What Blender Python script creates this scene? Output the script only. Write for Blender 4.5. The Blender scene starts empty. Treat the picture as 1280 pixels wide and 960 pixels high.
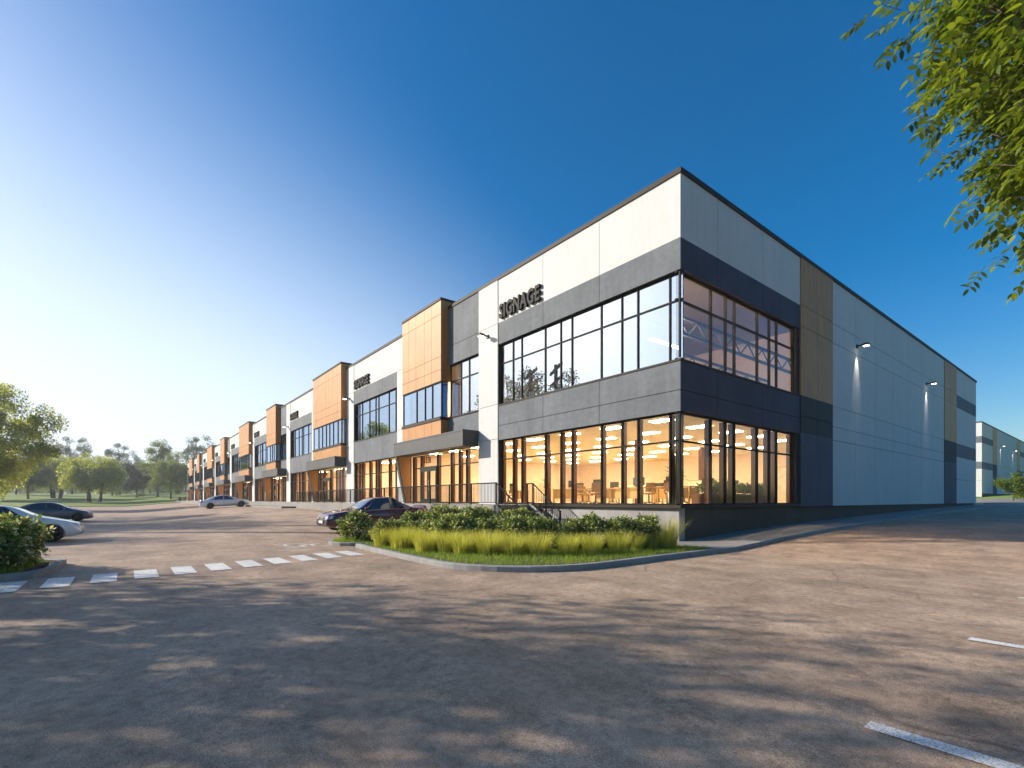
import bpy, bmesh, math, random
import numpy as np
from mathutils import Vector, Matrix
R = math.radians
sc = bpy.context.scene
C = sc.collection
rng = random.Random(7)

# ------------------------------------------------------------------ helpers
def link(o):
    C.objects.link(o)
    return o

class MB:
    """collects geometry and links it as one mesh object"""
    def __init__(s): s.v = []; s.f = []
    def quad(s, a, b, c, d):
        n = len(s.v); s.v += [tuple(a), tuple(b), tuple(c), tuple(d)]; s.f.append((n, n+1, n+2, n+3))
    def poly(s, pts):
        n = len(s.v); s.v += [tuple(p) for p in pts]; s.f.append(tuple(range(n, n+len(pts))))
    def box(s, x0, x1, y0, y1, z0, z1):
        n = len(s.v)
        s.v += [(x0,y0,z0),(x1,y0,z0),(x1,y1,z0),(x0,y1,z0),(x0,y0,z1),(x1,y0,z1),(x1,y1,z1),(x0,y1,z1)]
        for f in ((0,3,2,1),(4,5,6,7),(0,1,5,4),(1,2,6,5),(2,3,7,6),(3,0,4,7)):
            s.f.append(tuple(n+i for i in f))
    def prism(s, pts, d):
        """closed polygon pts (3D) extruded by vector d"""
        n = len(s.v); k = len(pts); d = Vector(d)
        s.v += [tuple(p) for p in pts] + [tuple(Vector(p)+d) for p in pts]
        s.f.append(tuple(n+i for i in reversed(range(k)))); s.f.append(tuple(n+k+i for i in range(k)))
        for i in range(k):
            j = (i+1) % k; s.f.append((n+i, n+j, n+k+j, n+k+i))
    def tube(s, pts, rad, seg=6, cap=True):
        pts = [Vector(p) for p in pts]; n0 = len(s.v)
        if not hasattr(rad, '__len__'): rad = [rad]*len(pts)
        for i, p in enumerate(pts):
            d = (pts[min(i+1, len(pts)-1)] - pts[max(i-1, 0)])
            d = d.normalized() if d.length > 1e-9 else Vector((0,0,1))
            a = d.cross(Vector((0,0,1)) if abs(d.z) < .9 else Vector((1,0,0))).normalized(); b = d.cross(a)
            for k in range(seg):
                t = 2*math.pi*k/seg
                s.v.append(tuple(p + (a*math.cos(t) + b*math.sin(t))*rad[i]))
        for i in range(len(pts)-1):
            for k in range(seg):
                k2 = (k+1) % seg
                s.f.append((n0+i*seg+k, n0+i*seg+k2, n0+(i+1)*seg+k2, n0+(i+1)*seg+k))
        if cap:
            s.f.append(tuple(n0+k for k in reversed(range(seg))))
            s.f.append(tuple(n0+(len(pts)-1)*seg+k for k in range(seg)))
    def lathe(s, prof, c=(0,0,0), seg=20, axis='z'):
        """profile of (radius, height)"""
        n0 = len(s.v)
        for r, h in prof:
            for k in range(seg):
                t = 2*math.pi*k/seg; a, b = r*math.cos(t), r*math.sin(t)
                p = (a, b, h) if axis == 'z' else ((a, h, b) if axis == 'y' else (h, a, b))
                s.v.append((p[0]+c[0], p[1]+c[1], p[2]+c[2]))
        for i in range(len(prof)-1):
            for k in range(seg):
                k2 = (k+1) % seg
                s.f.append((n0+i*seg+k, n0+i*seg+k2, n0+(i+1)*seg+k2, n0+(i+1)*seg+k))
    def build(s, name, mat, parent=None, smooth=False, bevel=0):
        me = bpy.data.meshes.new(name); me.from_pydata(s.v, [], s.f)
        bm = bmesh.new(); bm.from_mesh(me)
        bmesh.ops.recalc_face_normals(bm, faces=bm.faces)
        if smooth:
            for f in bm.faces: f.smooth = True
        bm.to_mesh(me); bm.free()
        if mat: me.materials.append(mat)
        o = link(bpy.data.objects.new(name, me))
        if parent: o.parent = parent
        if bevel:
            m = o.modifiers.new('b', 'BEVEL'); m.width = bevel; m.segments = 2; m.limit_method = 'ANGLE'
        return o

def tag(o, label=None, cat=None, group=None, kind=None):
    if label: o['label'] = label
    if cat: o['category'] = cat
    if group: o['group'] = group
    if kind: o['kind'] = kind
    return o
def empty(name, loc=(0,0,0), rz=0, **k):
    o = link(bpy.data.objects.new(name, None)); o.location = loc; o.rotation_euler = (0, 0, rz)
    o.empty_display_size = .3
    return tag(o, **k)
def copy_tree(o, parent=None):
    c = o.copy(); link(c)
    if parent: c.parent = parent
    for ch in [q for q in bpy.data.objects if q.parent == o]: copy_tree(ch, c)
    return c
def np_mesh(name, verts, faces, mat, parent=None, smooth=False):
    """verts (n,3), faces (m,k) arrays"""
    me = bpy.data.meshes.new(name); k = faces.shape[1]
    me.vertices.add(len(verts)); me.vertices.foreach_set('co', np.ascontiguousarray(verts, dtype=np.float32).ravel())
    me.loops.add(faces.size); me.loops.foreach_set('vertex_index', faces.astype(np.int32).ravel())
    me.polygons.add(len(faces)); me.polygons.foreach_set('loop_start', np.arange(0, faces.size, k, dtype=np.int32))
    me.update(calc_edges=True); me.validate()
    if smooth: me.polygons.foreach_set('use_smooth', np.ones(len(faces), dtype=bool))
    me.materials.append(mat)
    o = link(bpy.data.objects.new(name, me))
    if parent: o.parent = parent
    return o
ORD = ['first','second','third','fourth','fifth','sixth','seventh','eighth','ninth','tenth','eleventh','twelfth','thirteenth','fourteenth']
NUM = ['one','two','three','four','five','six','seven','eight','nine','ten']

# ------------------------------------------------------------------ materials
class NT:
    def __init__(s, name):
        s.m = bpy.data.materials.new(name); s.m.use_nodes = True; s.t = s.m.node_tree; s.t.nodes.clear()
        s.out = s.n('ShaderNodeOutputMaterial')
    def n(s, t, **k):
        q = s.t.nodes.new(t)
        for a, b in k.items():
            if a.startswith('_'): q.inputs[a[1:].replace('_', ' ')].default_value = b
            else: setattr(q, a, b)
        return q
    def l(s, a, b): s.t.links.new(a, b)
    def noise(s, scale, detail=4, rough=.55, vec=None, stretch=None):
        q = s.n('ShaderNodeTexNoise'); q.inputs['Scale'].default_value = scale; q.inputs['Detail'].default_value = detail; q.inputs['Roughness'].default_value = rough
        if vec is None: vec = s.n('ShaderNodeTexCoord').outputs['Object']
        if stretch:
            mp = s.n('ShaderNodeMapping'); mp.inputs['Scale'].default_value = stretch; s.l(vec, mp.inputs['Vector']); vec = mp.outputs['Vector']
        s.l(vec, q.inputs['Vector']); return q.outputs['Fac']
    def ramp(s, fac, stops):
        q = s.n('ShaderNodeValToRGB'); e = q.color_ramp.elements
        while len(e) < len(stops): e.new(.5)
        for i, (p, c) in enumerate(stops):
            e[i].position = p; e[i].color = (c[0], c[1], c[2], 1) if hasattr(c, '__len__') else (c, c, c, 1)
        s.l(fac, q.inputs['Fac']); return q.outputs['Color']
    def mix(s, fac, a, b, mode='MIX'):
        q = s.n('ShaderNodeMix', data_type='RGBA', blend_type=mode)
        for i, x in ((0, fac), (6, a), (7, b)):
            if hasattr(x, 'is_linked'): s.l(x, q.inputs[i])
            elif i == 0: q.inputs[0].default_value = x
            else: q.inputs[i].default_value = (x[0], x[1], x[2], 1)
        return q.outputs[2]
    def bsdf(s, color, rough=.6, **k):
        q = s.n('ShaderNodeBsdfPrincipled')
        for nm, x in [('Base Color', color), ('Roughness', rough)] + [(a.replace('_', ' '), b) for a, b in k.items()]:
            if hasattr(x, 'is_linked'): s.l(x, q.inputs[nm])
            elif nm in ('Base Color', 'Emission Color'): q.inputs[nm].default_value = (x[0], x[1], x[2], 1)
            else: q.inputs[nm].default_value = x
        return q
    def bump(s, h, strength=.3, dist=.02):
        q = s.n('ShaderNodeBump'); q.inputs['Strength'].default_value = strength; q.inputs['Distance'].default_value = dist
        s.l(h, q.inputs['Height']); return q.outputs['Normal']
    def done(s, sh): s.l(sh, s.out.inputs['Surface']); return s.m

def mul(c, k): return tuple(x*k for x in c)
def mat_simple(name, col, rough=.6, amp=.12, scale=3, bump=0, metallic=0, spec=.5, fine=0, coat=0):
    t = NT(name)
    f = t.noise(scale, 5, .6)
    c = t.ramp(f, [(.3, mul(col, 1-amp)), (.7, mul(col, 1+amp))])
    if fine:
        g = t.noise(fine, 3, .6)
        c = t.mix(1.0, c, t.ramp(g, [(.3, .86), (.7, 1.1)]), 'MULTIPLY')
    b = t.bsdf(c, rough, Metallic=metallic, Specular_IOR_Level=spec, Coat_Weight=coat, Coat_Roughness=.03)
    if bump: t.l(t.bump(t.noise(fine or 40, 4), bump, .01), b.inputs['Normal'])
    return t.done(b.outputs[0])
def mat_concrete(name, col, amp=.14, rough=.75):
    t = NT(name)
    a = t.noise(.55, 6, .62); b_ = t.noise(5, 5, .6); st = t.noise(1.2, 4, .6, stretch=(3, 3, .25))
    c = t.ramp(a, [(.32, mul(col, 1-amp)), (.68, mul(col, 1+amp))])
    c = t.mix(1.0, c, t.ramp(b_, [(.3, .97-amp*.5), (.7, 1.02+amp*.4)]), 'MULTIPLY')
    c = t.mix(1.0, c, t.ramp(st, [(.28, .97-amp*.5), (.6, 1.02)]), 'MULTIPLY')
    p = t.bsdf(c, rough, Specular_IOR_Level=.3)
    t.l(t.bump(t.noise(30, 4), .12, .01), p.inputs['Normal'])
    return t.done(p.outputs[0])
def mat_wood(name, col):
    t = NT(name)
    g = t.noise(2.0, 8, .65, stretch=(7, 7, .35)); big = t.noise(.8, 3)
    c = t.ramp(g, [(.28, mul(col, .72)), (.5, col), (.75, mul(col, 1.22))])
    c = t.mix(1.0, c, t.ramp(big, [(.3, .88), (.7, 1.1)]), 'MULTIPLY')
    p = t.bsdf(c, .55, Specular_IOR_Level=.35)
    return t.done(p.outputs[0])
def mat_glass(name, refl0, tint, refl_tint=(1,1,1), rough=0.0, mx=.8):
    """thin pane: clear or coated glass, see-through plus mirror share"""
    t = NT(name)
    lw = t.n('ShaderNodeLayerWeight'); lw.inputs['Blend'].default_value = .5
    pw = t.n('ShaderNodeMath', operation='POWER'); t.l(lw.outputs['Facing'], pw.inputs[0]); pw.inputs[1].default_value = 5
    mr = t.n('ShaderNodeMapRange'); mr.inputs['To Min'].default_value = refl0; mr.inputs['To Max'].default_value = mx
    t.l(pw.outputs[0], mr.inputs['Value'])
    tr = t.n('ShaderNodeBsdfTransparent'); tr.inputs[0].default_value = (*tint, 1)
    gl = t.n('ShaderNodeBsdfGlossy'); gl.inputs['Roughness'].default_value = rough; gl.inputs['Color'].default_value = (*refl_tint, 1)
    q = t.n('ShaderNodeMixShader'); t.l(mr.outputs[0], q.inputs[0]); t.l(tr.outputs[0], q.inputs[1]); t.l(gl.outputs[0], q.inputs[2])
    return t.done(q.outputs[0])
def mat_emit(name, col, s):
    t = NT(name); e = t.n('ShaderNodeEmission'); e.inputs[0].default_value = (*col, 1); e.inputs[1].default_value = s
    return t.done(e.outputs[0])
def mat_leaf(name, dark, light, trans=.35, accent=None, acc_share=.0):
    t = NT(name)
    ri = t.n('ShaderNodeNewGeometry').outputs['Random Per Island']
    stops = [(0, dark), (1-acc_share-.02 if accent else 1, light)]
    if accent: stops += [(1-acc_share, accent), (1, accent)]
    c = t.ramp(ri, stops)
    big = t.noise(.7, 3)
    c = t.mix(1.0, c, t.ramp(big, [(.3, (.8,.82,.75)), (.7, (1.15,1.1,1.0))]), 'MULTIPLY')
    p = t.bsdf(c, .5, Specular_IOR_Level=.3)
    tl = t.n('ShaderNodeBsdfTranslucent'); t.l(t.mix(1.0, c, (1.5, 1.45, .7), 'MULTIPLY'), tl.inputs[0])
    mx = t.n('ShaderNodeMixShader'); mx.inputs[0].default_value = trans
    t.l(p.outputs[0], mx.inputs[1]); t.l(tl.outputs[0], mx.inputs[2])
    return t.done(mx.outputs[0])

def mat_asphalt():
    t = NT('asphalt')
    a = t.noise(.16, 6, .70); b_ = t.noise(1.3, 8, .74); c_ = t.noise(9, 6, .72); g = t.noise(110, 3, .65)
    col = t.ramp(a, [(.3, (.31,.215,.15)), (.5, (.43,.305,.215)), (.70, (.54,.39,.28))])
    col = t.mix(1.0, col, t.ramp(b_, [(.30, .52), (.45, .88), (.55, 1.0), (.72, 1.22)]), 'MULTIPLY')
    col = t.mix(1.0, col, t.ramp(c_, [(.32, .62), (.5, .98), (.68, 1.16)]), 'MULTIPLY')
    col = t.mix(1.0, col, t.ramp(g, [(.34, .45), (.5, 1.0), (.68, 1.7)]), 'MULTIPLY')
    # dark oil spots and worn streaks along the driving direction
    sp = t.noise(1.7, 2, .5); col = t.mix(t.ramp(sp, [(.70, 0.), (.76, .5)]), col, (.07,.055,.045))
    st = t.noise(.9, 5, .65, stretch=(.25, 1.6, 1)); col = t.mix(1.0, col, t.ramp(st, [(.3, .84), (.65, 1.08)]), 'MULTIPLY')
    # hairline cracks
    v = t.n('ShaderNodeTexVoronoi', feature='DISTANCE_TO_EDGE'); v.inputs['Scale'].default_value = .28
    wv = t.n('ShaderNodeTexCoord').outputs['Object']
    nz = t.n('ShaderNodeTexNoise'); nz.inputs['Scale'].default_value = 1.5; nz.inputs['Detail'].default_value = 6
    t.l(wv, nz.inputs['Vector']); dv = t.mix(.25, wv, nz.outputs['Color'], 'ADD'); t.l(dv, v.inputs['Vector'])
    crack = t.ramp(v.outputs['Distance'], [(.0, 1.), (.006, 0.)])
    msk = t.mix(1.0, crack, t.ramp(t.noise(.12, 2), [(.5, 0.), (.58, .6)]), 'MULTIPLY')
    col = t.mix(msk, col, (.05,.04,.035))
    p = t.bsdf(col, t.ramp(b_, [(.3, .62), (.7, .82)]), Specular_IOR_Level=.35)
    h = t.mix(.6, t.ramp(g, [(.2, 0), (.8, 1)]), t.ramp(c_, [(.2, 0), (.8, 1)])); h = t.mix(.5, h, t.ramp(b_, [(.25, 0), (.75, 1)]))
    t.l(t.bump(h, .8, .03), p.inputs['Normal'])
    return t.done(p.outputs[0])
def mat_grass():
    t = NT('lawn_grass')
    a = t.noise(.12, 5, .6); b_ = t.noise(3, 5, .7)
    col = t.ramp(a, [(.3, (.15,.22,.035)), (.7, (.26,.31,.06))])
    col = t.mix(1.0, col, t.ramp(b_, [(.3, .7), (.7, 1.25)]), 'MULTIPLY')
    p = t.bsdf(col, .8, Specular_IOR_Level=.2); t.l(t.bump(b_, .6, .1), p.inputs['Normal'])
    return t.done(p.outputs[0])
def mat_paint():
    t = NT('road_paint')
    w = t.noise(55, 4, .7); k = t.noise(2.5, 4)
    c = t.ramp(w, [(.40, (.33,.27,.21)), (.50, (.80,.79,.76))])
    c = t.mix(1.0, c, t.ramp(k, [(.3, .8), (.65, 1.05)]), 'MULTIPLY')
    return t.done(t.bsdf(c, .6).outputs[0])

M = dict(
    white=mat_concrete('white_panel', (.56,.555,.545), .03),
    grey=mat_concrete('grey_panel', (.128,.140,.158), .2),
    slate=mat_concrete('slate_panel', (.085,.085,.115), .12),
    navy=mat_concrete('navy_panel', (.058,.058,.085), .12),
    charcoal=mat_concrete('charcoal_panel', (.045,.043,.042), .15),
    joint=mat_simple('joint_backing', (.03,.03,.03), .9),  # dark backing behind the open panel joints
    wood=mat_wood('wood_cladding', (.45,.198,.05)),
    coping=mat_simple('coping_metal', (.04,.03,.024), .6, .08, spec=.15),
    black=mat_simple('black_metal', (.010,.009,.008), .6, .1, spec=.12),
    green_black=mat_simple('door_metal', (.014,.02,.015), .5, .1, spec=.2),
    fin=mat_simple('interior_mullion', (.13,.045,.022), .55, .15, spec=.2),
    canopy=mat_concrete('canopy_metal', (.06,.062,.066), .15, .55),
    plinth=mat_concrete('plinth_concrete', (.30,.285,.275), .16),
    plinth_dark=mat_concrete('plinth_brown', (.07,.055,.042), .14),  # darker brown plinth of the side wall and warehouse
    concrete=mat_concrete('sidewalk_concrete', (.25,.235,.22), .14),
    kerb=mat_concrete('kerb_concrete', (.27,.265,.26), .18),
    glass_clear=mat_glass('clear_glass', .02, (.98,.96,.92), mx=.45),
    glass_side=mat_glass('tinted_glass', .055, (.92,.92,.90), (.85,.92,1)),
    glass_sky=mat_glass('mirror_glass', .50, (.48,.54,.60), (.70,.83,1.0)),
    cream=mat_simple('cream_plaster', (.82,.72,.52), .8, .04),
    salmon=mat_simple('salmon_plaster', (.76,.60,.47), .8, .06),
    carpet=mat_simple('office_carpet', (.62,.50,.34), .9, .15, 8),
    deck=mat_simple('roof_deck', (.35,.32,.30), .8, .08),
    joist=mat_simple('joist_steel', (.10,.12,.16), .5, .1),
    lamp=mat_emit('ceiling_lamp', (1.0,.86,.60), 30.0),
    lamp_fill=mat_emit('unseen_fill_lamp', (1.0,.74,.52), 150.0),  # glow for the added fill strips upstairs
    beam=mat_emit('wall_lamp_lens', (1.0,.93,.82), 6.0),
    desk=mat_wood('desk_wood', (.50,.30,.11)),
    chair=mat_simple('chair_fabric', (.20,.10,.05), .8),
    metal=mat_simple('grey_metal', (.35,.35,.36), .4, .05, metallic=.6),
    pot=mat_simple('plant_pot', (.6,.56,.5), .5),
    boxy=mat_simple('cabinet_white', (.7,.62,.5), .6),
    red=mat_simple('red_poster', (.55,.06,.03), .6),
    asphalt=mat_asphalt(), grass=mat_grass(), paint=mat_paint(),
    soil=mat_simple('planting_soil', (.06,.042,.03), .95, .3, 6, .5),
    bark=mat_simple('bark', (.085,.06,.045), .9, .35, 6, .8, fine=18),
    leaf_bush=mat_leaf('shrub_leaf', (.06,.11,.03), (.22,.28,.07), .3, (.62,.62,.38), .2),
    leaf_tuft=mat_leaf('feather_grass', (.34,.38,.07), (.66,.62,.20), .5),
    leaf_turf=mat_leaf('turf_blade', (.13,.22,.02), (.30,.40,.05), .4),
    leaf_near=mat_leaf('ash_leaf', (.05,.10,.012), (.23,.29,.03), .42),
    leaf_warm=mat_leaf('warm_leaf', (.20,.24,.05), (.46,.48,.13), .58),
    leaf_mid=mat_leaf('green_leaf', (.10,.15,.035), (.26,.30,.08), .45),
    leaf_dark=mat_leaf('dark_leaf', (.045,.07,.025), (.12,.15,.05), .35),
    leaf_fresh=mat_leaf('fresh_leaf', (.07,.12,.015), (.20,.27,.03), .4),
    tyre=mat_simple('tyre_rubber', (.016,.015,.015), .8),
    rim=mat_simple('rim_alloy', (.06,.055,.055), .35, .1, metallic=.8),
    rim_silver=mat_simple('rim_silver', (.5,.5,.5), .3, .05, metallic=.9),
    chrome=mat_simple('chrome_trim', (.7,.7,.7), .15, .03, metallic=1),
    carglass=mat_simple('car_glass', (.012,.016,.022), .03, .0, spec=.9, coat=1),
    lens=mat_simple('headlight_lens', (.55,.58,.62), .08, .1, spec=.8, coat=1),
    tail=mat_simple('taillight_lens', (.45,.015,.012), .15, .1, coat=1),
    plate=mat_simple('number_plate', (.75,.75,.72), .5, .02),
    plastic=mat_simple('black_plastic', (.02,.02,.02), .55),
)
def carpaint(name, col, metallic=.25, rough=.28):
    return mat_simple(name, col, rough, .03, 2, metallic=metallic, coat=1)

# ------------------------------------------------------------------ camera
FX, HZ, W0_, H0_ = 615.5, 625.0, 1280.0, 960.0
CAM = Vector((9.627, -14.792, 1.44)); FWD = Vector((-.7873, .6165, 0)); RGT = Vector((.6165, .7873, 0))
cam = bpy.data.cameras.new('camera'); cam.sensor_width = 36; cam.lens = FX/W0_*36; cam.shift_y = (HZ - H0_/2)/W0_
cam.clip_start = .05; cam.clip_end = 4000
co = link(bpy.data.objects.new('camera', cam)); co.location = CAM; co.rotation_euler = (R(90), 0, math.atan2(.7873, .6165))
sc.camera = co
def cw(X, Z, z=0):
    """metres to the right of and in front of the photographer -> world"""
    p = CAM + RGT*X + FWD*Z; return Vector((p.x, p.y, z))

# ------------------------------------------------------------------ terrain
def ss(a, b, x):
    t = np.clip((x-a)/(b-a), 0, 1); return t*t*(3-2*t)
_vy = np.array([-40., 0, 3.5, 7.5, 12, 18, 26, 36, 48, 60, 74, 84, 93, 110, 200])
_vz = np.array([-.12, -.12, .05, .20, .31, .43, .58, .74, .87, 1.0, 1.35, 1.9, 2.35, 2.5, 2.6])
def zr(y): return np.interp(y, _vy, _vz)
def terrain(x, y):
    x = np.asarray(x, float); y = np.asarray(y, float)
    A = -.12 + .80*ss(5, 38, -x)
    Rr = zr(y)
    k = ss(-25, 0, x)
    top = np.where(y > 0, Rr*k + A*(1-k), A)
    low = -.2
    d = np.clip(-y-3, 0, None)
    s = ss(0, 13, d)
    z = top*(1-s) + low*s
    z = z + np.clip(-150-x, 0, 160)*.030 + np.clip(-40-y, 0, 100)*.012
    return z
def tz(x, y): return float(terrain(x, y))
def axis(parts):
    a = []
    for lo, hi, st in parts: a += list(np.arange(lo, hi-1e-6, st))
    return np.array(a + [parts[-1][1]])
GX = axis([(-1500,-400,100),(-400,-200,20),(-200,-60,4),(-60,-14,2),(-14,16,1),(16,60,4),(60,400,40),(400,1500,110)])
GY = axis([(-1500,-300,120),(-300,-60,20),(-60,-28,4),(-28,-20,2),(-20,4,1),(4,60,2),(60,120,3),(120,400,40),(400,1500,110)])
XX, YY = np.meshgrid(GX, GY, indexing='ij'); ZZ = terrain(XX, YY)
def sheet(name, mask, mat, dz, kind='structure'):
    nx, ny = len(GX), len(GY)
    cx = (GX[:-1]+GX[1:])/2; cy = (GY[:-1]+GY[1:])/2
    CX, CY = np.meshgrid(cx, cy, indexing='ij'); m = mask(CX, CY)
    I, J = np.nonzero(m); a = I*ny+J
    F = np.stack([a, a+ny, a+ny+1, a+1], 1)
    V = np.stack([XX, YY, ZZ+dz], -1).reshape(-1, 3)
    used = np.unique(F); remap = np.zeros(len(V), int); remap[used] = np.arange(len(used))
    o = np_mesh(name, V[used], remap[F], mat, smooth=True); o['kind'] = kind
    return o
sheet('ground', lambda x, y: x > -1e9, M['grass'], -.10)
LOT_Y0, LOT_X0 = -28, -148
def is_lot(x, y):
    return ((x > LOT_X0) & (x < 0) & (y > LOT_Y0) & (y < 3)) | ((x >= 0) & (x < 36) & (y > LOT_Y0) & (y < 84))
sheet('parking_lot', is_lot, M['asphalt'], 0)

def path_strip(name, pts, width, height, mat, dz0=-.15, closed=False, step=.6, kind='structure', zoff=0.0):
    """kerb: a box section swept along a ground polyline; offset to the left of travel"""
    P = [Vector((p[0], p[1], 0)) for p in pts]
    if closed: P.append(P[0])
    Q = []
    for a, b in zip(P[:-1], P[1:]):
        n = max(1, int((b-a).length/step))
        Q += [a.lerp(b, i/n) for i in range(n)]
    Q.append(P[-1]); mb = MB(); n = len(Q); rows = []
    for i, p in enumerate(Q):
        if closed: d = Q[(i+1) % (n-1)] - Q[(i-1) % (n-1)]
        else: d = Q[min(i+1, n-1)] - Q[max(i-1, 0)]
        d.normalize(); nr = Vector((-d.y, d.x, 0))
        z = tz(p.x, p.y) + zoff; q = p + nr*width; c = .02
        rows.append([(p.x, p.y, z+dz0), (p.x, p.y, z+height-c), (p.x+nr.x*c, p.y+nr.y*c, z+height), (q.x, q.y, z+height+.002), (q.x, q.y, z+dz0)])
    for r in rows: mb.v += r
    for i in range(n-1):
        for k in range(4): mb.f.append((i*5+k, i*5+k+1, (i+1)*5+k+1, (i+1)*5+k))
    mb.f.append((0,1,2,3,4)); mb.f.append(tuple((n-1)*5+k for k in range(5)))
    o = mb.build(name, mat); o['kind'] = kind
    return o
def slab(name, poly, mat, height, dz0=-.2, kind='structure', res=.8, zfun=None):
    """flat-topped pavement or bed that follows the ground inside a polygon"""
    bm = bmesh.new(); zf = zfun or (lambda x, y: tz(x, y)+height)
    vs = [bm.verts.new((p[0], p[1], 0)) for p in poly]; f = bm.faces.new(vs)
    xs = [p[0] for p in poly]; ys = [p[1] for p in poly]
    for ax, lo, hi in ((0, min(xs), max(xs)), (1, min(ys), max(ys))):
        k = int((hi-lo)/res)
        for i in range(1, k+1):
            c = lo + (hi-lo)*i/(k+1); pc = [0,0,0]; pc[ax] = c; no = [0,0,0]; no[ax] = 1
            bmesh.ops.bisect_plane(bm, geom=bm.verts[:]+bm.edges[:]+bm.faces[:], plane_co=pc, plane_no=no)
    top = bm.faces[:]
    r = bmesh.ops.extrude_face_region(bm, geom=top)
    nv = {v for v in r['geom'] if isinstance(v, bmesh.types.BMVert)}
    for v in bm.verts:
        z = zf(v.co.x, v.co.y)
        v.co.z = z if v in nv else z - height + dz0
    bmesh.ops.recalc_face_normals(bm, faces=bm.faces)
    me = bpy.data.meshes.new(name); bm.to_mesh(me); bm.free(); me.materials.append(mat)
    o = link(bpy.data.objects.new(name, me)); o['kind'] = kind
    return o
def decal(mb, x0, x1, y0, y1, n=6, ang=0, dz=.009, skew=0):
    """painted rectangle laid on the asphalt"""
    nx = max(2, int(abs(x1-x0)/.4)+1); ny = max(2, int(abs(y1-y0)/.4)+1); base = len(mb.v)
    for i in range(nx+1):
        for j in range(ny+1):
            x = x0+(x1-x0)*i/nx; y = y0+(y1-y0)*j/ny + skew*(i/nx); mb.v.append((x, y, tz(x, y)+dz))
    for i in range(nx):
        for j in range(ny):
            a = base+i*(ny+1)+j; mb.f.append((a, a+ny+1, a+ny+2, a+1))

# ------------------------------------------------------------------ building
ZF, G1, GM, W0, W1, WM, B1, RT, CT = 1.26, 4.47, 3.48, 6.25, 9.29, 8.32, 10.37, 12.55, 12.72
GAP = .022
class Face:
    """a wall plane: u along, p outward, z up -> boxes in world axes"""
    def __init__(s, side, ox=0, oy=0, oz=0): s.side = side; s.o = (ox, oy, oz)
    def box(s, mb, u0, u1, p0, p1, z0, z1):
        ox, oy, oz = s.o
        if s.side == 'front': mb.box(ox-u1, ox-u0, oy-p1, oy-p0, oz+z0, oz+z1)
        else: mb.box(ox+p0, ox+p1, oy+u0, oy+u1, oz+z0, oz+z1)
    def pt(s, u, p, z):
        ox, oy, oz = s.o
        return Vector((ox-u, oy-p, oz+z)) if s.side == 'front' else Vector((ox+p, oy+u, oz+z))
FRONT, SIDE = Face('front'), Face('side')
TH = .26
def panels(F, parts, key, u0, u1, z0, z1, us=(), zs=(), p=0, th=TH):
    """cladding panels with open joints over a dark backing"""
    mb = MB(); bk = MB(); c0 = .0605 if u0 == 0 else .2 if u0 == .061 else 0
    U = [u0]+[u for u in us if u0 < u < u1]+[u1]; Z = [z0]+[z for z in zs if z0 < z < z1]+[z1]
    for i in range(len(U)-1):
        for j in range(len(Z)-1):
            F.box(mb, U[i]+(GAP/2 if i else 0), U[i+1]-(GAP/2 if i < len(U)-2 else 0), p-.06, p,
                  Z[j]+(GAP/2 if j else 0), Z[j+1]-(GAP/2 if j < len(Z)-2 else 0))
    F.box(bk, u0+c0, u1, p-th, p-.0605, z0, z1)
    parts.setdefault('_', []).append((NAMES[key], key, mb, bk))
    return mb
NAMES = dict(white='wall_cladding', grey='grey_cladding', wood='wood_cladding', slate='slate_cladding', navy='navy_cladding', charcoal='charcoal_cladding')
def build_panels(parts, parent):
    for name, key, mb, bk in parts.get('_', []):
        n = len(mb.f); k = len(mb.v)
        mb.v += bk.v; mb.f += [tuple(i+k for i in f) for f in bk.f]
        o = mb.build(name, M[key], parent); o.data.materials.append(M['joint'])
        for i, f in enumerate(o.data.polygons): f.material_index = int(i >= n)
class Pieces:
    def __init__(s, name, mat, parent): s.a = (name, mat, parent)
    def put(s, F, *b): m = MB(); F.box(m, *b); return m.build(s.a[0], M[s.a[1]], s.a[2])
    def raw(s, *b): m = MB(); m.box(*b); return m.build(s.a[0], M[s.a[1]], s.a[2])
def window(F, parent, u0, u1, z0, z1, mull, trans, glass, p=-.14, depth=.10, fins=False, fr=.055, edge=(1,1), mat='black'):
    w = empty('window', F.pt((u0+u1)/2, 0, z0)); w.parent = parent
    f = MB(); e0, e1 = edge
    ul, ur = u0+(fr if e0 else 0), u1-(fr if e1 else 0)
    F.box(f, u0, u1, p-depth, p, z0, z0+fr); F.box(f, u0, u1, p-depth, p, z1-fr, z1)
    cuts = []
    if e0: F.box(f, u0, u0+fr, p-depth, p, z0+fr, z1-fr)
    if e1: F.box(f, u1-fr, u1, p-depth, p, z0+fr, z1-fr)
    for m in mull: F.box(f, m-fr/2, m+fr/2, p-depth, p+.003, z0+fr, z1-fr)
    edges = [ul]+[x for m in mull for x in (m-fr/2, m+fr/2)]+[ur]
    for t in trans:
        for a, b in zip(edges[0::2], edges[1::2]): F.box(f, a, b, p-depth, p, t-fr/2, t+fr/2)
    g = MB(); F.box(g, ul, ur, p-.05, p-.044, z0+fr, z1-fr)
    off = Vector(w.location)
    for mb in (f, g): mb.v = [(v[0]-off.x, v[1]-off.y, v[2]-off.z) for v in mb.v]
    f.build('frame', M[mat], w); g.build('pane', M[glass], w)
    if fins:
        for m in list(mull)+([u1-.06] if e1 else []):
            h = MB(); F.box(h, m-.045, m+.04, p-depth-.17, p-depth-.002, z0+fr, z1-fr)
            h.v = [(v[0]-off.x, v[1]-off.y, v[2]-off.z) for v in h.v]; h.build('inner_mullion', M['fin'], w)
    return w

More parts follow.
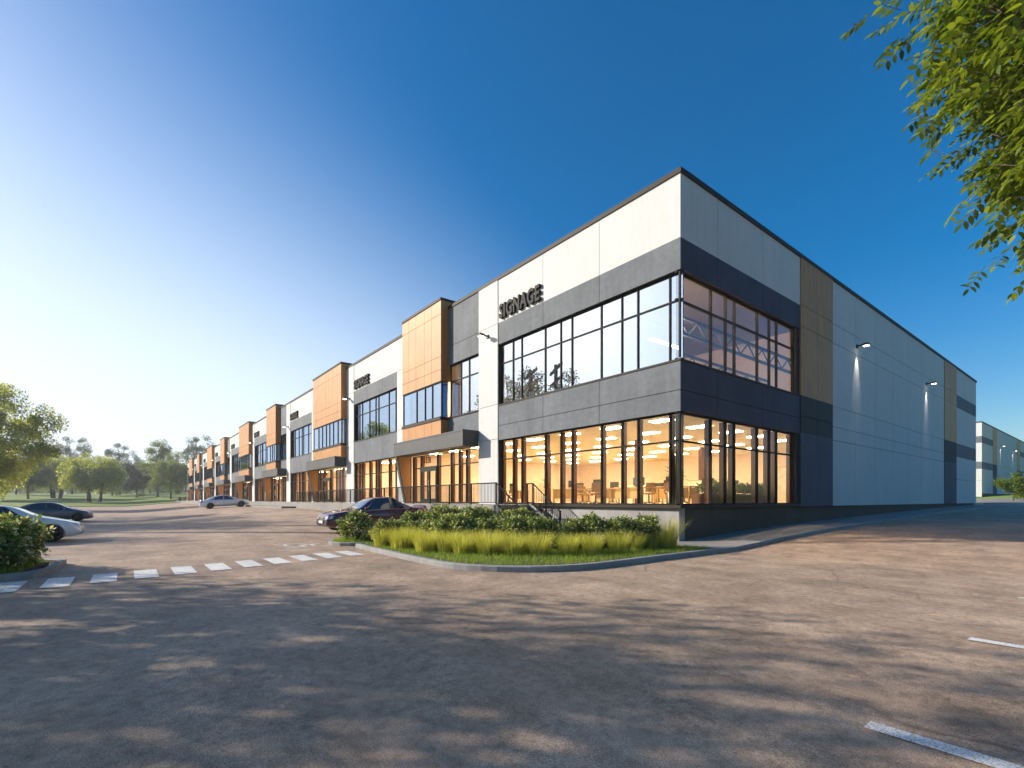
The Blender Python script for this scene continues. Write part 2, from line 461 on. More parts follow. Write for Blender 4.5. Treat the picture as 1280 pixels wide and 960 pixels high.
bld = empty('commercial_building', (0,0,0), label='long two-storey white, grey and wood-clad commercial building with a big glass corner', cat='building')
P = {}
NMOD = 8; LEN = 10.4+20*NMOD; DEP = 48.6
# --- front corner bay
us = (3.64, 7.0)
panels(FRONT, P, 'white', 0, 10.4, B1, RT, us)
panels(FRONT, P, 'grey', 0, 10.4, W1, B1, us)
panels(FRONT, P, 'grey', 0, 10.4, G1, W0, us, (5.19,))
cm = [.72, 2.05, 2.86, 3.64, 5.06, 5.75, 7.0, 8.55, 9.35]
def pxu(x):
    t = (x-640)/FX; return (5.711-16.7*t)/(.6165+.7873*t)
def pxv(x):
    t = (x-640)/FX; return (5.711-16.7*t)/(.6165*t-.7873)
fm = [pxu(x) for x in (834,794,774,748.3,711.7,697.7,678.3,649,638.3)]
sm = [pxv(x) for x in (858.3,894,912.3,923.3,951.7,966.7,975.7)]
window(FRONT, bld, .02, 10.35, W0, W1, fm, [WM], 'glass_sky', edge=(0,1))
window(FRONT, bld, .02, 10.35, ZF, G1, fm, [GM], 'glass_clear', fins=True, edge=(0,1))
window(SIDE, bld, .02, 9.15, W0, W1, sm, [WM], 'glass_side', edge=(0,1))
window(SIDE, bld, .02, 9.15, ZF, G1, sm, [GM], 'glass_clear', fins=True, edge=(0,1))
cp = Pieces('corner_post', 'black', bld)
for z0, z1 in ((ZF, G1), (W0, W1)): cp.raw(-.09, -.025, .025, .09, z0+.056, z1-.056)
sl = Pieces('window_sill', 'coping', bld)
sl.put(FRONT, -.03, 10.4, -.24, .03, W0-.07, W0); sl.put(SIDE, .24, 9.5, -.24, .03, W0-.07, W0)
sl.put(FRONT, -.03, 10.4, -.24, .03, ZF-.10, ZF-.001); sl.put(SIDE, .24, 9.5, -.24, .03, ZF-.10, ZF-.001)  # dark strip standing in for the overhang's shadow on the plinth top
# --- modules
for k in range(NMOD):
    s = 10.4+20*k; A = k % 2 == 0
    panels(FRONT, P, 'white', s, s+1.7, .0, RT, (), (4.53, 6.28, 10.36), p=.03)
    bx0, bx1 = (s+4.9, s+9.9) if A else (s+1.7, s+9.6)
    if A:
        panels(FRONT, P, 'grey', s+1.7, bx0, W1, RT, (), (10.36,))
        panels(FRONT, P, 'grey', s+1.7, bx0, 5.05, W0-.07)
        window(FRONT, bld, s+1.7, bx0, W0, W1, [s+2.9, s+3.75], [WM], 'glass_sky')
        sl.put(FRONT, s+1.72, bx0, -.24, .06, W0-.07, W0)
    # wood box
    nb = 5 if A else 8; bus = [bx0+(bx1-bx0)*f for f in ((.22,.40,.62,.82) if A else (.12,.27,.4,.52,.66,.8,.9))]
    panels(FRONT, P, 'wood', bx0, bx1, 8.34, 13.0, bus, (9.0, 9.75, 12.2), p=.5, th=.5)
    panels(FRONT, P, 'wood', bx0, bx1, 5.05, 6.08, bus, (), p=.5, th=.5)
    wd = Pieces('wood_return', 'wood', bld)
    for z0, z1 in ((8.34, 13.0), (5.05, 6.08)):      # returns of the box
        for u in (bx0-.02, bx1): wd.put(FRONT, u, u+.02, -.02 if z1 < 12 else -.5, .497, z0, z1)
    Pieces('parapet', 'joint', bld).put(FRONT, bx0, bx1, -.3, -.001, RT-.3, 12.98)
    sl.put(FRONT, bx0-.03, bx1+.03, -.02, .55, 6.08, 6.25)
    sl.put(FRONT, bx0-.01, bx1+.01, -.02, .51, 8.30, 8.338)
    window(FRONT, bld, bx0, bx1, 6.25, 8.30, bus[:-1], [], 'glass_sky', p=.46)
    g2 = MB(); FRONT.box(g2, bx0+.06, bx0+.066, .0, .35, 6.30, 8.25); g2.build('side_pane', M['glass_sky'], bld)
    # canopy, wing wall
    cn = MB(); FRONT.box(cn, s+1.72, s+10.1, -.0+.035, 1.02, 4.28, 5.05)
    FRONT.box(cn, s+1.70, s+10.12, .036, 1.04, 5.05, 5.13)
    cn.build('canopy', M['canopy'], bld)
    wg = MB(); F0 = lambda p, z: FRONT.pt(s+9.72, p, z)
    wg.prism([F0(.03, .9), F0(.28, .9), F0(1.0, 4.279), F0(.03, 4.279)], (-.3, 0, 0)); wg.build('wing_wall', M['canopy'], bld)
    wi = MB(); F1 = lambda p, z: FRONT.pt(s+9.715, p, z)
    wi.prism([F1(.03, .95), F1(.25, .95), F1(.94, 4.275), F1(.03, 4.275)], (.012, 0, 0)); wi.build('wing_lining', M['wood'], bld)
    # entrance
    em = [s+3.2, s+3.95, s+4.85, s+6.45, s+8.6]
    window(FRONT, bld, s+1.7, s+9.7, ZF, 4.27, em, [GM], 'glass_clear', fins=True)
    dr = empty('door', FRONT.pt(s+7.5, -.1, ZF)); dr.parent = bld; d = MB()
    for a, b in ((s+6.48, s+7.51), (s+7.54, s+8.57)):
        FRONT.box(d, a, a+.12, -.20, -.085, ZF+.06, GM-.1); FRONT.box(d, b-.12, b, -.20, -.085, ZF+.06, GM-.1)
        FRONT.box(d, a+.12, b-.12, -.20, -.085, ZF+.06, ZF+.26); FRONT.box(d, a+.12, b-.12, -.20, -.085, GM-.24, GM-.1)
        FRONT.box(d, a+.12, b-.12, -.17, -.10, ZF+1.02, ZF+1.10)
    FRONT.box(d, s+6.46, s+8.59, -.20, -.08, GM-.098, GM+.06)
    off = dr.location; d.v = [(v[0]-off.x, v[1]-off.y, v[2]-off.z) for v in d.v]; d.build('door_frame', M['green_black'], dr)
    hd = MB()
    for u in (s+7.36, s+7.69): hd.tube([FRONT.pt(u, -.03, ZF+.75)-off, FRONT.pt(u, -.03, ZF+1.45)-off], .018)
    hd.build('handle', M['metal'], dr)
    # strip and bay
    panels(FRONT, P, 'white', bx1+.02 if True else 0, s+11.8, 5.14, RT, (), (6.28, 10.36)); panels(FRONT, P, 'white', s+10.12, s+11.8, .0, 5.13, (), (4.53,))
    e = s+20
    bus2 = (s+14.3, s+17.2)
    panels(FRONT, P, 'white', s+11.8, e, B1, RT, bus2); panels(FRONT, P, 'grey', s+11.8, e, W1, B1, bus2)
    panels(FRONT, P, 'grey', s+11.8, e, G1, W0-.07, bus2)
    sl.put(FRONT, s+11.82, e, -.24, .03, W0-.07, W0)
    bm_ = [s+12.35, s+13.5, s+15.35, s+15.9, s+17.1, s+18.6, s+19.2]
    window(FRONT, bld, s+11.8, e, W0, W1, bm_, [WM], 'glass_sky'); window(FRONT, bld, s+11.8, e, ZF, G1, bm_, [GM], 'glass_clear', fins=True)
# --- side façade beyond the corner
def side_facade(F, parts, glass_corner, length=DEP, zb=1.15):
    if not glass_corner:
        for z0, z1, c in ((zb, 5.1, 'white'), (5.1, W0, 'grey'), (W0, W1, 'white'), (W1, B1, 'grey'), (B1, RT, 'white')):
            panels(F, parts, c, .061, 9.5, z0, z1, (4.8,))
    else:
        vs = (pxv(897), pxv(953.5))
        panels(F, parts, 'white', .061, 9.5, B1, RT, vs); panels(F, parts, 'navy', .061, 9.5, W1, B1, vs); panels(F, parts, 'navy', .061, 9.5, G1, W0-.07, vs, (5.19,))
        for z0, z1 in ((ZF, G1), (W0, W1)): Pieces('jamb', 'joint', bld).put(F, 9.15, 9.5, -.24, -.05, z0, z1)
    for a, b in ((9.5, 13.3), (36.3, 40.4)):
        c = (a+b)/2
        panels(F, parts, 'wood', a, b, W0, RT+.02, (c,), (9.42, 10.4), p=.04); panels(F, parts, 'charcoal', a, b, 4.53, W0, (c,), (5.3,), p=.04)
        panels(F, parts, 'slate', a, b, zb, 4.53, (c,), p=.04)
    n = 7; vs = [13.3+23*i/n for i in range(1, n)]
    panels(F, parts, 'white', 13.3, 36.3, zb, RT, vs, (4.48, 5.16, 6.2, 9.42, 10.4))
    for z0, z1, c in ((zb, 5.1, 'white'), (5.1, W0, 'grey'), (W0, W1, 'white'), (W1, B1, 'grey'), (B1, RT, 'white')):
        panels(F, parts, c, 40.4, length, z0, z1, (44.5,), (3.2,) if z0 == zb else ())
side_facade(SIDE, P, True)
# --- plinth, coping, roof, end walls
pl = MB(); FRONT.box(pl, -.15+.30, LEN, -.5, -.15, -.6, ZF-.10); pl.build('plinth', M['plinth'], bld)
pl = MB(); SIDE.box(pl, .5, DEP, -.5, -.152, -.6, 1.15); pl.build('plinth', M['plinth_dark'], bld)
cpg = Pieces('coping', 'coping', bld)
cpg.put(FRONT, -.05, LEN+.05, -.40, .05, RT, CT); cpg.put(SIDE, .40, DEP+.05, -.40, .06, RT, CT)
for k in range(NMOD):
    s = 10.4+20*k; bx0, bx1 = (s+4.9, s+9.9) if k % 2 == 0 else (s+1.7, s+9.6)
    cpg.put(FRONT, bx0-.05, bx1+.05, -.5, .55, 13.0, 13.14)
rf = MB(); rf.box(-LEN, -.3, .3, DEP, 12.0, 12.2); rf.build('roof', M['deck'], bld)
ew = Pieces('end_wall', 'white', bld); ew.raw(-LEN-.25, -LEN, 0, DEP, .0, RT); ew.raw(-LEN, -.3, DEP-.25, DEP, .0, RT)
build_panels(P, bld)
# --- inside
fl = MB(); fl.box(-LEN+.1, -.3, .3, 18, 1.0, ZF-.005); fl.build('floor_slab', M['carpet'], bld)
ce = MB(); ce.box(-LEN+.1, -.28, .28, 18, 4.55, 5.0); ceil = ce.build('ceiling', M['cream'], bld)
u2 = MB(); u2.box(-LEN+.1, -.28, .28, 18, 5.0, 5.9); u2.build('upper_floor', M['carpet'], bld)
iw = Pieces('interior_wall', 'salmon', bld); iw.raw(-LEN+.1, -.3, 18, 18.2, 1.0, 12.0); iw.raw(-22.3, -22.1, .35, 18, 1.26, 4.54)
iw.raw(-16.2, -16.0, .35, 18, 5.9, 12.0)
for k in range(1, NMOD): iw.raw(-(10.4+20*k+.9), -(10.4+20*k+.7), .35, 18, 1.26, 12.0)
iw.raw(-LEN+.1, -26, 9.0, 9.15, 1.26, 4.54); iw.raw(-LEN+.1, -17, 7.0, 7.15, 5.9, 12.0)
ic = Pieces('interior_column', 'fin', bld); ic.raw(-6.6,-6.35, 6.0,6.25, 1.26,4.55); ic.raw(-13.5,-13.25, 6,6.25, 1.26,4.55); ic.raw(-6.6,-6.35, 12.0,12.25, 1.26,4.55)
for i in range(8):
    for j in range(6):
        lp = MB(); x, y = -1.9-2.55*i, 1.7+2.6*j
        lp.box(x-.46, x+.46, y-.22, y+.22, 4.52, 4.553); lp.build('ceiling_light', M['lamp'], ceil)
for x in (-24.6, -28.4):
    for y in (2.2, 6.2): lp = MB(); lp.box(x-1.2, x+1.2, y-.35, y+.35, 4.52, 4.553); lp.build('ceiling_light', M['lamp'], ceil)
for k in range(1, NMOD):
    for i in range(3):
        for j in range(2):
            lp = MB(); x, y = -(10.4+20*k+3.2+6.4*i), 2.2+4*j
            lp.box(x-1.2, x+1.2, y-.35, y+.35, 4.52, 4.553); lp.build('ceiling_light', M['lamp'], ceil)
for i, x in enumerate((-2.2, -5.2, -8.2, -11.2)):           # open-web joists upstairs
    jo = MB(); z0, z1 = 8.35, 9.15
    jo.box(x-.05, x+.05, .3, 17.9, z0, z0+.12); jo.box(x-.05, x+.05, .3, 17.9, z1-.12, z1); n = 24
    for q in range(n):
        a = .3+17.6*q/n; b = .3+17.6*(q+1)/n
        jo.tube([(x, a, z0+.1 if q % 2 else z1-.1), (x, b, z1-.1 if q % 2 else z0+.1)], .035, 5, False)
    jo.build('roof_joist', M['joist'], bld)
Pieces('mezzanine', 'joist', bld).raw(-15.9, -6.5, 10.5, 17.9, 7.0, 7.25); mc = Pieces('interior_column', 'joist', bld); mc.raw(-6.55,-6.4, 10.6,10.75, 5.9,7.0); mc.raw(-11,-10.8, 10.6,10.75, 5.9,7.0)
for x in (-2.5, -6, -9.5, -13):  # unseen strips above the window heads, added to brighten the upper room
    lp = MB(); lp.box(x-1.4, x+1.4, .7, 1.1, 11.5, 11.6); lp.build('strip_and_fill_light', M['lamp_fill'], bld)
lp = MB(); lp.box(-2.9, -2.75, 2.2, 4.4, 8.05, 8.12); lp.build('strip_and_fill_light', M['lamp'], bld)

# ------------------------------------------------------------------ second building
OX, OY, OZ = -6.1, 93.3, 1.36
b2 = empty('warehouse', (OX, OY, OZ), label='distant white warehouse with grey bands and wood strips beyond the driveway', cat='building')
P2 = {}; F2, S2 = Face('front'), Face('side')
side_facade(S2, P2, False, 60)
for z0, z1, c in ((.6, 5.1, 'white'), (5.1, W0, 'grey'), (W0, W1, 'white'), (W1, B1, 'grey'), (B1, RT, 'white')):
    panels(F2, P2, c, 0, 40, z0, z1, (4, 8, 14, 20), (3.2,) if z0 < 1 else ())
build_panels(P2, b2)
c2 = Pieces('coping', 'coping', b2); c2.put(F2, -.05, 40, -.4, .05, RT, CT); c2.put(S2, .4, 60, -.4, .06, RT, CT)
Pieces('roof', 'deck', b2).raw(-40, -.3, .3, 60, 12, 12.2); e2 = Pieces('end_wall', 'white', b2); e2.raw(-40.2,-40, .26, 60, .6, RT); e2.raw(-40,-.3, 59.8,60, .6, RT)
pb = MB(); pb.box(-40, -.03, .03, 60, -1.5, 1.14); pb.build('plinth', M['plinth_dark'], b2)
for v in (48, 51, 54): Pieces('window', 'carglass', b2).put(S2, v, v+1.6, .0, .03, 5.4, 8.2)

# ------------------------------------------------------------------ signs
def text_mesh(txt, size, extrude, bold=.0):
    cu = bpy.data.curves.new('t', 'FONT'); cu.body = txt; cu.size = size; cu.extrude = extrude; cu.offset = bold; cu.resolution_u = 3; cu.space_character = 1.12
    ob = bpy.data.objects.new('t', cu); link(ob)
    dg = bpy.context.evaluated_depsgraph_get(); me = bpy.data.meshes.new_from_object(ob.evaluated_get(dg))
    bpy.data.objects.remove(ob); return me
def place_text(name, txt, u_left, z, width, height, p, mat, ext=.06, bold=.032):
    me = text_mesh(txt, 1.0, .5, bold)
    n = len(me.vertices); c = np.empty(n*3, np.float32); me.vertices.foreach_get('co', c); c = c.reshape(-1, 3)
    lo, hi = c.min(0), c.max(0)
    x = (c[:,0]-lo[0])/(hi[0]-lo[0])*width; y = (c[:,1]-lo[1])/(hi[1]-lo[1])*height; d = (c[:,2]-lo[2])/(hi[2]-lo[2])*ext
    me.vertices.foreach_set('co', np.stack([x, -d, y], 1).astype(np.float32).ravel()); me.name = name
    me.materials.clear(); me.materials.append(mat)
    o = link(bpy.data.objects.new(name, me)); o.location = FRONT.pt(u_left, p, z)
    return o
sign_where = ['above the corner windows, nearest and largest of the row', 'just left of the nearest wood box', 'left of the second wood box']
for k in range(-1, NMOD):
    uL = 10.15 if k < 0 else 10.4+20*k+19.75
    o = place_text('sign', 'SIGNAGE', uL, 10.47, 3.05, .74, .001, M['black'], ext=.14)
    i = k+1
    tag(o, 'dark SIGNAGE lettering ' + (sign_where[i] if i < 3 else f'on white panel, {ORD[i]} sign from the glass corner'), 'sign', 'SIGNAGE letters along the facade')
    if k >= 0:
        n = place_text('unit_number', 'A.10%d8' % (3+k) if k == 0 else 'A.10%d' % (3+k), 10.4+20*k+8.4, GM+.26, 1.25, .42, -.10, M['fin'], ext=.03, bold=.0)
        tag(n, f'dark unit number above the entrance door, {ORD[k]} doorway from the corner', 'sign', 'unit numbers above the doors')
# ------------------------------------------------------------------ wall lamps
def wall_lamp(F, u, z, p0, label, spot=0, grp='wall lamps on the facade'):
    o = empty('wall_lamp', F.pt(u, p0, z), 0 if F.side == 'front' else R(90), label=label, cat='lamp', group=grp)
    b = MB(); b.box(-.09, .09, -.06, 0, -.09, .09); b.box(-.03, .03, -.40, -.06, .0, .06); b.build('bracket', M['plastic'], o)
    h = MB(); h.prism([(-.14, -.62, -.03), (-.14, -.30, -.05), (-.14, -.30, .06), (-.14, -.58, .07)], (.28, 0, 0)); h.build('lamp_head', M['plastic'], o)
    l = MB(); l.box(-.11, .11, -.57, -.33, -.075, -.052); l.build('lens', M['beam'], o)
    if spot:
        ld = bpy.data.lights.new('lamp_beam', 'SPOT'); ld.energy = spot; ld.spot_size = R(40); ld.spot_blend = .9; ld.color = (1, .9, .76); ld.shadow_soft_size = .05
        lo = link(bpy.data.objects.new('lamp_beam', ld)); lo.parent = o; lo.location = (0, -.34, -.09); lo.rotation_euler = (R(15), 0, 0)
    return o
for k in range(NMOD):
    wall_lamp(FRONT, 10.4+20*k+.85, 9.9, .03, ('small wall lamp on the white pier beside the corner windows' if k == 0 else f'small wall lamp on white pier, {ORD[k]} pier from the corner'), 0)
wall_lamp(SIDE, 16.8, 9.87, 0, 'lit wall lamp on shaded side wall, next to the near wood strip', 170, 'lit lamps on the side wall')
wall_lamp(SIDE, 31.0, 9.87, 0, 'lit wall lamp on shaded side wall, next to the far wood strip', 170, 'lit lamps on the side wall')
for v, nm in ((17, 'near'), (31, 'far')):
    o = wall_lamp(Face('side', OX, OY, OZ), v, 9.87, 0, f'lit lamp on the distant warehouse, at its {nm} wood strip', 170, 'lit lamps on the warehouse')

# ------------------------------------------------------------------ walkway, stairs, railings
pf = MB(); pf.box(-LEN-3, -7.5, -2.35, .14, -.6, ZF-.03); o = pf.build('walkway', M['concrete'], bevel=.02); o['kind'] = 'structure'
slab('sidewalk', [(-LEN-3,-3.6),(-39,-3.6),(-39,-2.36),(-LEN-3,-2.36)], M['concrete'], .16, res=3)
st = empty('staircase', (-7.5, -1.3, 0), label='dark steps with pale stringer climbing to the walkway', cat='stairs')
mb = MB(); N = 7
for i in range(N):
    mb.box(.27*i-.0, .27*(i+1)+.02, -.92, .92, -.3, ZF-.03-(ZF+.05)/N*(i+1)+.0)
mb.build('step', M['charcoal'], st)
for y in (-1.0, .92):
    q = MB(); q.prism([(-.02, y, -.4), (2.0, y, -.4), (2.05, y, .12), (.0, y, ZF+.03)], (0, .08, 0)); q.build('stringer', M['kerb'], st)
def railing(name, runs, label, post_every=1.5):
    """runs: list of (x,y,z) foot points"""
    o = empty(name, runs[0], label=label, cat='railing'); o0 = Vector(runs[0]); H = .95
    pts = [Vector(p)-o0 for p in runs]; bal = MB(); top = MB(); bot = MB()
    up = Vector((0,0,1))
    top.tube([p+up*H for p in pts], .028, 8); bot.tube([p+up*.10 for p in pts], .018, 6)
    for a, b in zip(pts[:-1], pts[1:]):
        L = Vector((b.x-a.x, b.y-a.y, 0)).length; n = int(L/.11)
        for i in range(1, n):
            p = a.lerp(b, i/n); bal.box(p.x-.008, p.x+.008, p.y-.008, p.y+.008, p.z+.1, p.z+H)
        m = max(1, round(L/post_every))
        for i in range(m+1):
            if a is not pts[0] and i == 0: continue
            p = a.lerp(b, i/m); q = MB(); q.box(p.x-.03, p.x+.03, p.y-.03, p.y+.03, p.z-.03, p.z+H+.02); q.build('post', M['black'], o)
    top.build('handrail', M['black'], o); bot.build('lower_rail', M['black'], o); bal.build('baluster_panel', M['black'], o)
    return o
WZ = ZF-.03
railing('railing', [(-38.7, -2.25, WZ), (-7.5, -2.25, WZ), (-5.55, -2.25, -.02)], 'long black metal railing along the walkway, ending down the steps', 1.9)
railing('railing', [(-7.6, -.42, WZ), (-7.2, -.42, WZ), (-5.45, -.42, .02)], 'short black stair railing against the concrete plinth')

# ------------------------------------------------------------------ kerbs, sidewalk, planting beds
arc = lambda cx, cy, r, a0, a1, n=10: [(cx+r*math.cos(R(a0+(a1-a0)*i/n)), cy+r*math.sin(R(a0+(a1-a0)*i/n))) for i in range(n+1)]
outer = [(-6.6,-8.75),(-4.7,-8.85),(-2.5,-8.95),(-.9,-8.95)] + arc(-.9,-6.05,2.9,-90,0,12) + [(2.0, y) for y in (-3,0,3,6,10,14,18,22,26,30,34,40,46,52)] + arc(-3.5,53,5.5,0,60,6)
path_strip('kerb', outer, .16, .13, M['kerb'])
slab('sidewalk', [(-.14,-1.05),(1.85,-1.05),(1.85,52),(-.14,52)], M['concrete'], .125, res=1.5)
slab('sidewalk', [(-5.5,-2.3),(-1.5,-1.0),(-.16,-1.0),(-.16,-.14),(-5.5,-.14)], M['concrete'], .122, res=1.5)
bed = [(-6.4,-8.58),(-4.7,-8.68),(-2.5,-8.78),(-.9,-8.78)] + arc(-.9,-6.05,2.72,-90,0,10) + [(1.83,-1.07),(-1.52,-1.07),(-5.6,-2.4),(-6.2,-3.2),(-6.6,-6.0)]
slab('planting_bed', bed, M['soil'], .11, res=1.0)
ab = arc(-8.0,-8.0,1.15,0,360,18)[:-1]
path_strip('kerb', list(ab), .14, .12, M['kerb'], closed=True, step=1)
slab('planting_bed', arc(-8.0,-8.0,1.0,0,360,18)[:-1], M['soil'], .10)
lb = [(-4.55,-17.2),(-4.9,-16.45),(-5.4,-16.25),(-7.3,-16.15),(-7.9,-16.6),(-7.9,-21),(-4.4,-21)]
path_strip('kerb', list(reversed(lb)), .16, .13, M['kerb'], closed=True)
slab('planting_bed', [(-4.71,-17.2),(-5.02,-16.6),(-5.45,-16.42),(-7.25,-16.32),(-7.73,-16.7),(-7.73,-20.85),(-4.57,-20.85)], M['soil'], .10)
# lot edge kerbs, apron by the second building
path_strip('kerb', [(-148,-28),(-148,-3)], .2, .14, M['kerb'], step=3)
path_strip('kerb', [(36,-28),(-20,-28),(-148,-28)], .2, .14, M['kerb'], step=3)
slab('driveway', [(-30,62),(1.9,56),(1.9,80),(-30,80)], M['concrete'], .02, res=3)

# markings
cwk = 0
for i in range(11):
    mb = MB(); y = -9.3-.703*i
    x0 = -5.75+.155*i
    decal(mb, x0, x0+1.45, y-.44, y-.02); o = mb.build('crosswalk_stripe', M['paint']); o['kind'] = 'structure'
for y in (3.6, -.1, -3.6, -7.25, -10.62, -14.2, -17.8):
    mb = MB(); decal(mb, 8.42, 14.2, y-.075, y+.075); mb.build('parking_line', M['paint'])['kind'] = 'structure'
for i in range(20):
    x = -10.9-2.85*i
    mb = MB(); decal(mb, x-.05, x+.05, -8.3, -3.4); mb.build('parking_line', M['paint'])['kind'] = 'structure'
# wheelchair symbol painted on the stall by the planted island
mb = MB(); sx, sy = -8.4, -10.1
def stroke(pts, w=.11):
    for a, b in zip(pts[:-1], pts[1:]):
        d = Vector((b[0]-a[0], b[1]-a[1])); nn = Vector((-d.y, d.x)).normalized()*w/2; d = d.normalized()*w*.3
        q = [(a[0]-d.x+nn.x, a[1]-d.y+nn.y), (a[0]-d.x-nn.x, a[1]-d.y-nn.y), (b[0]+d.x-nn.x, b[1]+d.y-nn.y), (b[0]+d.x+nn.x, b[1]+d.y+nn.y)]
        k = stroke.k = stroke.k+.0004
        mb.poly([(x, y, tz(x, y)+.009+k) for x, y in q])
stroke.k = 0
stroke([(sx-.35+.45*math.cos(R(a)), sy+.35*math.sin(R(a))) for a in range(60, 331, 30)])
stroke([(sx-.2, sy+.75), (sx-.2, sy+.1), (sx+.5, sy+.1), (sx+.75, sy-.5)]); stroke([(sx-.2, sy+.45), (sx+.4, sy+.45)])
mb.build('accessible_symbol', M['paint'])['kind'] = 'structure'

# ------------------------------------------------------------------ foliage
def leaves(n, centers, radius, size, seed, up=.5, aspect=.5, squash=.8, shell=False):
    """leaf-shaped faces scattered in clumps: arrays of verts, quads"""
    r = np.random.default_rng(seed)
    ci = r.integers(0, len(centers), n); c = centers[ci]; rad = np.asarray(radius)[ci] if hasattr(radius, '__len__') else np.full(n, radius)
    d = r.normal(size=(n, 3)); d /= np.linalg.norm(d, axis=1, keepdims=True)
    rr = r.random(n)**(1/6 if shell else 1/2.2)
    pos = c + d*(rad*rr)[:, None]*np.array([1, 1, squash])
    ax = d + r.normal(size=(n, 3))*.9; ax[:, 2] += -.1; ax /= np.linalg.norm(ax, axis=1, keepdims=True)
    nr = r.normal(size=(n, 3))*.7 + np.array([0, 0, up]) + d*.5; sd = np.cross(ax, nr); sd /= np.linalg.norm(sd, axis=1, keepdims=True)+1e-9
    nn = np.cross(sd, ax)
    s = size*(.6+.8*r.random(n))[:, None]
    a = pos; t = pos + ax*s; m = pos + ax*s*.45
    l = m + sd*s*aspect*.5 + nn*s*.08; q = m - sd*s*aspect*.5 + nn*s*.08
    V = np.stack([a, l, t, q], 1).reshape(-1, 3); F = np.arange(4*n).reshape(n, 4)
    return V, F
def crown_points(n, rx, rz, cz, seed, inner=.35, lump=.25):
    r = np.random.default_rng(seed)
    d = r.normal(size=(n, 3)); d /= np.linalg.norm(d, axis=1, keepdims=True)
    q = (inner + (1-inner)*r.random(n)**.6)
    q *= 1 + lump*np.sin(d[:, 0]*5+seed)*np.cos(d[:, 1]*4+seed*2)
    p = d*q[:, None]*np.array([rx, rx, rz]); p[:, 2] += cz
    return p
def tree_parts(parent, h, th, rx, rz, nclump, nleaf, size, seed, leafmat, trunk_r=.2, stems=1, clump_r=.9, limbs=14):
    cz = h-rz; pts = crown_points(nclump, rx, rz, cz, seed)
    V, F = leaves(nleaf, pts, clump_r*(.6+.8*np.random.default_rng(seed+5).random(nclump)), size, seed+1)
    tb = MB(); r = random.Random(seed)
    for s_ in range(stems):
        ox, oy = (0, 0) if stems == 1 else (r.uniform(-.9, .9), r.uniform(-.9, .9))
        top = Vector((ox*1.8+r.uniform(-.3,.3), oy*1.8+r.uniform(-.3,.3), cz+rz*.2)); base = Vector((ox, oy, -.3))
        P_ = [base.lerp(top, t)+Vector((r.uniform(-.1,.1), r.uniform(-.1,.1), 0))*(t > 0) for t in (0, .06, .25, .5, .75, 1)]
        tb.tube(P_, [trunk_r*q for q in (1.5, 1.1, .95, .75, .5, .2)], 8)
        for i in range(limbs//stems):
            e = Vector(pts[r.randrange(nclump)]); t = r.uniform(max(.3, th/max(top.z, .1)), .95); b0 = base.lerp(top, t)
            m = b0.lerp(e, .5) + Vector((r.uniform(-.3,.3), r.uniform(-.3,.3), -.2))
            tb.tube([b0, m, e], [trunk_r*.4*(1.1-t*.5), trunk_r*.22, trunk_r*.07], 5, False)
    tr = tb.build('trunk', M['bark'], parent, smooth=True)
    cr = np_mesh('crown', V, F, leafmat, parent)
    return tr, cr
def plant_tree(proto, loc, scale, rz, label, group=None, cat='tree'):
    o = copy_tree(proto) if proto.get('used') else proto
    proto['used'] = 1
    if 'used' in o.keys() and o is not proto: del o['used']
    o.location = loc; o.scale = (scale,)*3 if not hasattr(scale, '__len__') else scale; o.rotation_euler = (0, 0, rz)
    return tag(o, label, cat, group)
def proto_tree(name, *a, **k):
    o = empty(name); tree_parts(o, *a, **k); return o

T_big = proto_tree('tree', 15, 4, 6.5, 6.2, 130, 42000, .30, 11, M['leaf_warm'], trunk_r=.28, clump_r=1.25)
T_mult = proto_tree('tree', 10, 2.5, 5.5, 4.0, 100, 26000, .36, 23, M['leaf_warm'], trunk_r=.26, stems=4, clump_r=1.3)
T_green = proto_tree('tree', 11, 2.5, 4.4, 4.6, 90, 18000, .32, 31, M['leaf_mid'], trunk_r=.22, clump_r=1.15)
T_dark = proto_tree('tree', 9, 2, 3.8, 3.9, 80, 16000, .32, 47, M['leaf_dark'], trunk_r=.2, clump_r=1.1)
T_open = proto_tree('tree', 16, 6, 5.2, 5.0, 46, 8000, .30, 59, M['leaf_dark'], trunk_r=.25, clump_r=.95, limbs=30)
T_tall = proto_tree('tree', 16, 3.5, 3.4, 6.2, 60, 10000, .30, 61, M['leaf_mid'], trunk_r=.25, clump_r=.9)
T_shade = proto_tree('tree', 9.5, 3.2, 4.1, 3.4, 30, 7200, .24, 71, M['leaf_mid'], trunk_r=.17, clump_r=1.1, limbs=26)
T_small = proto_tree('tree', 3.4, .7, 1.6, 1.45, 40, 6000, .16, 83, M['leaf_fresh'], trunk_r=.07, clump_r=.5)
def at_px(x, Z):
    p = cw((x-640)/FX*Z, Z); return Vector((p.x, p.y, tz(p.x, p.y)-.05))
plant_tree(T_big, at_px(-12, 74), (1.02,1.02,1.25), .4, 'tall sunlit yellow-green tree at the left edge of the lot')
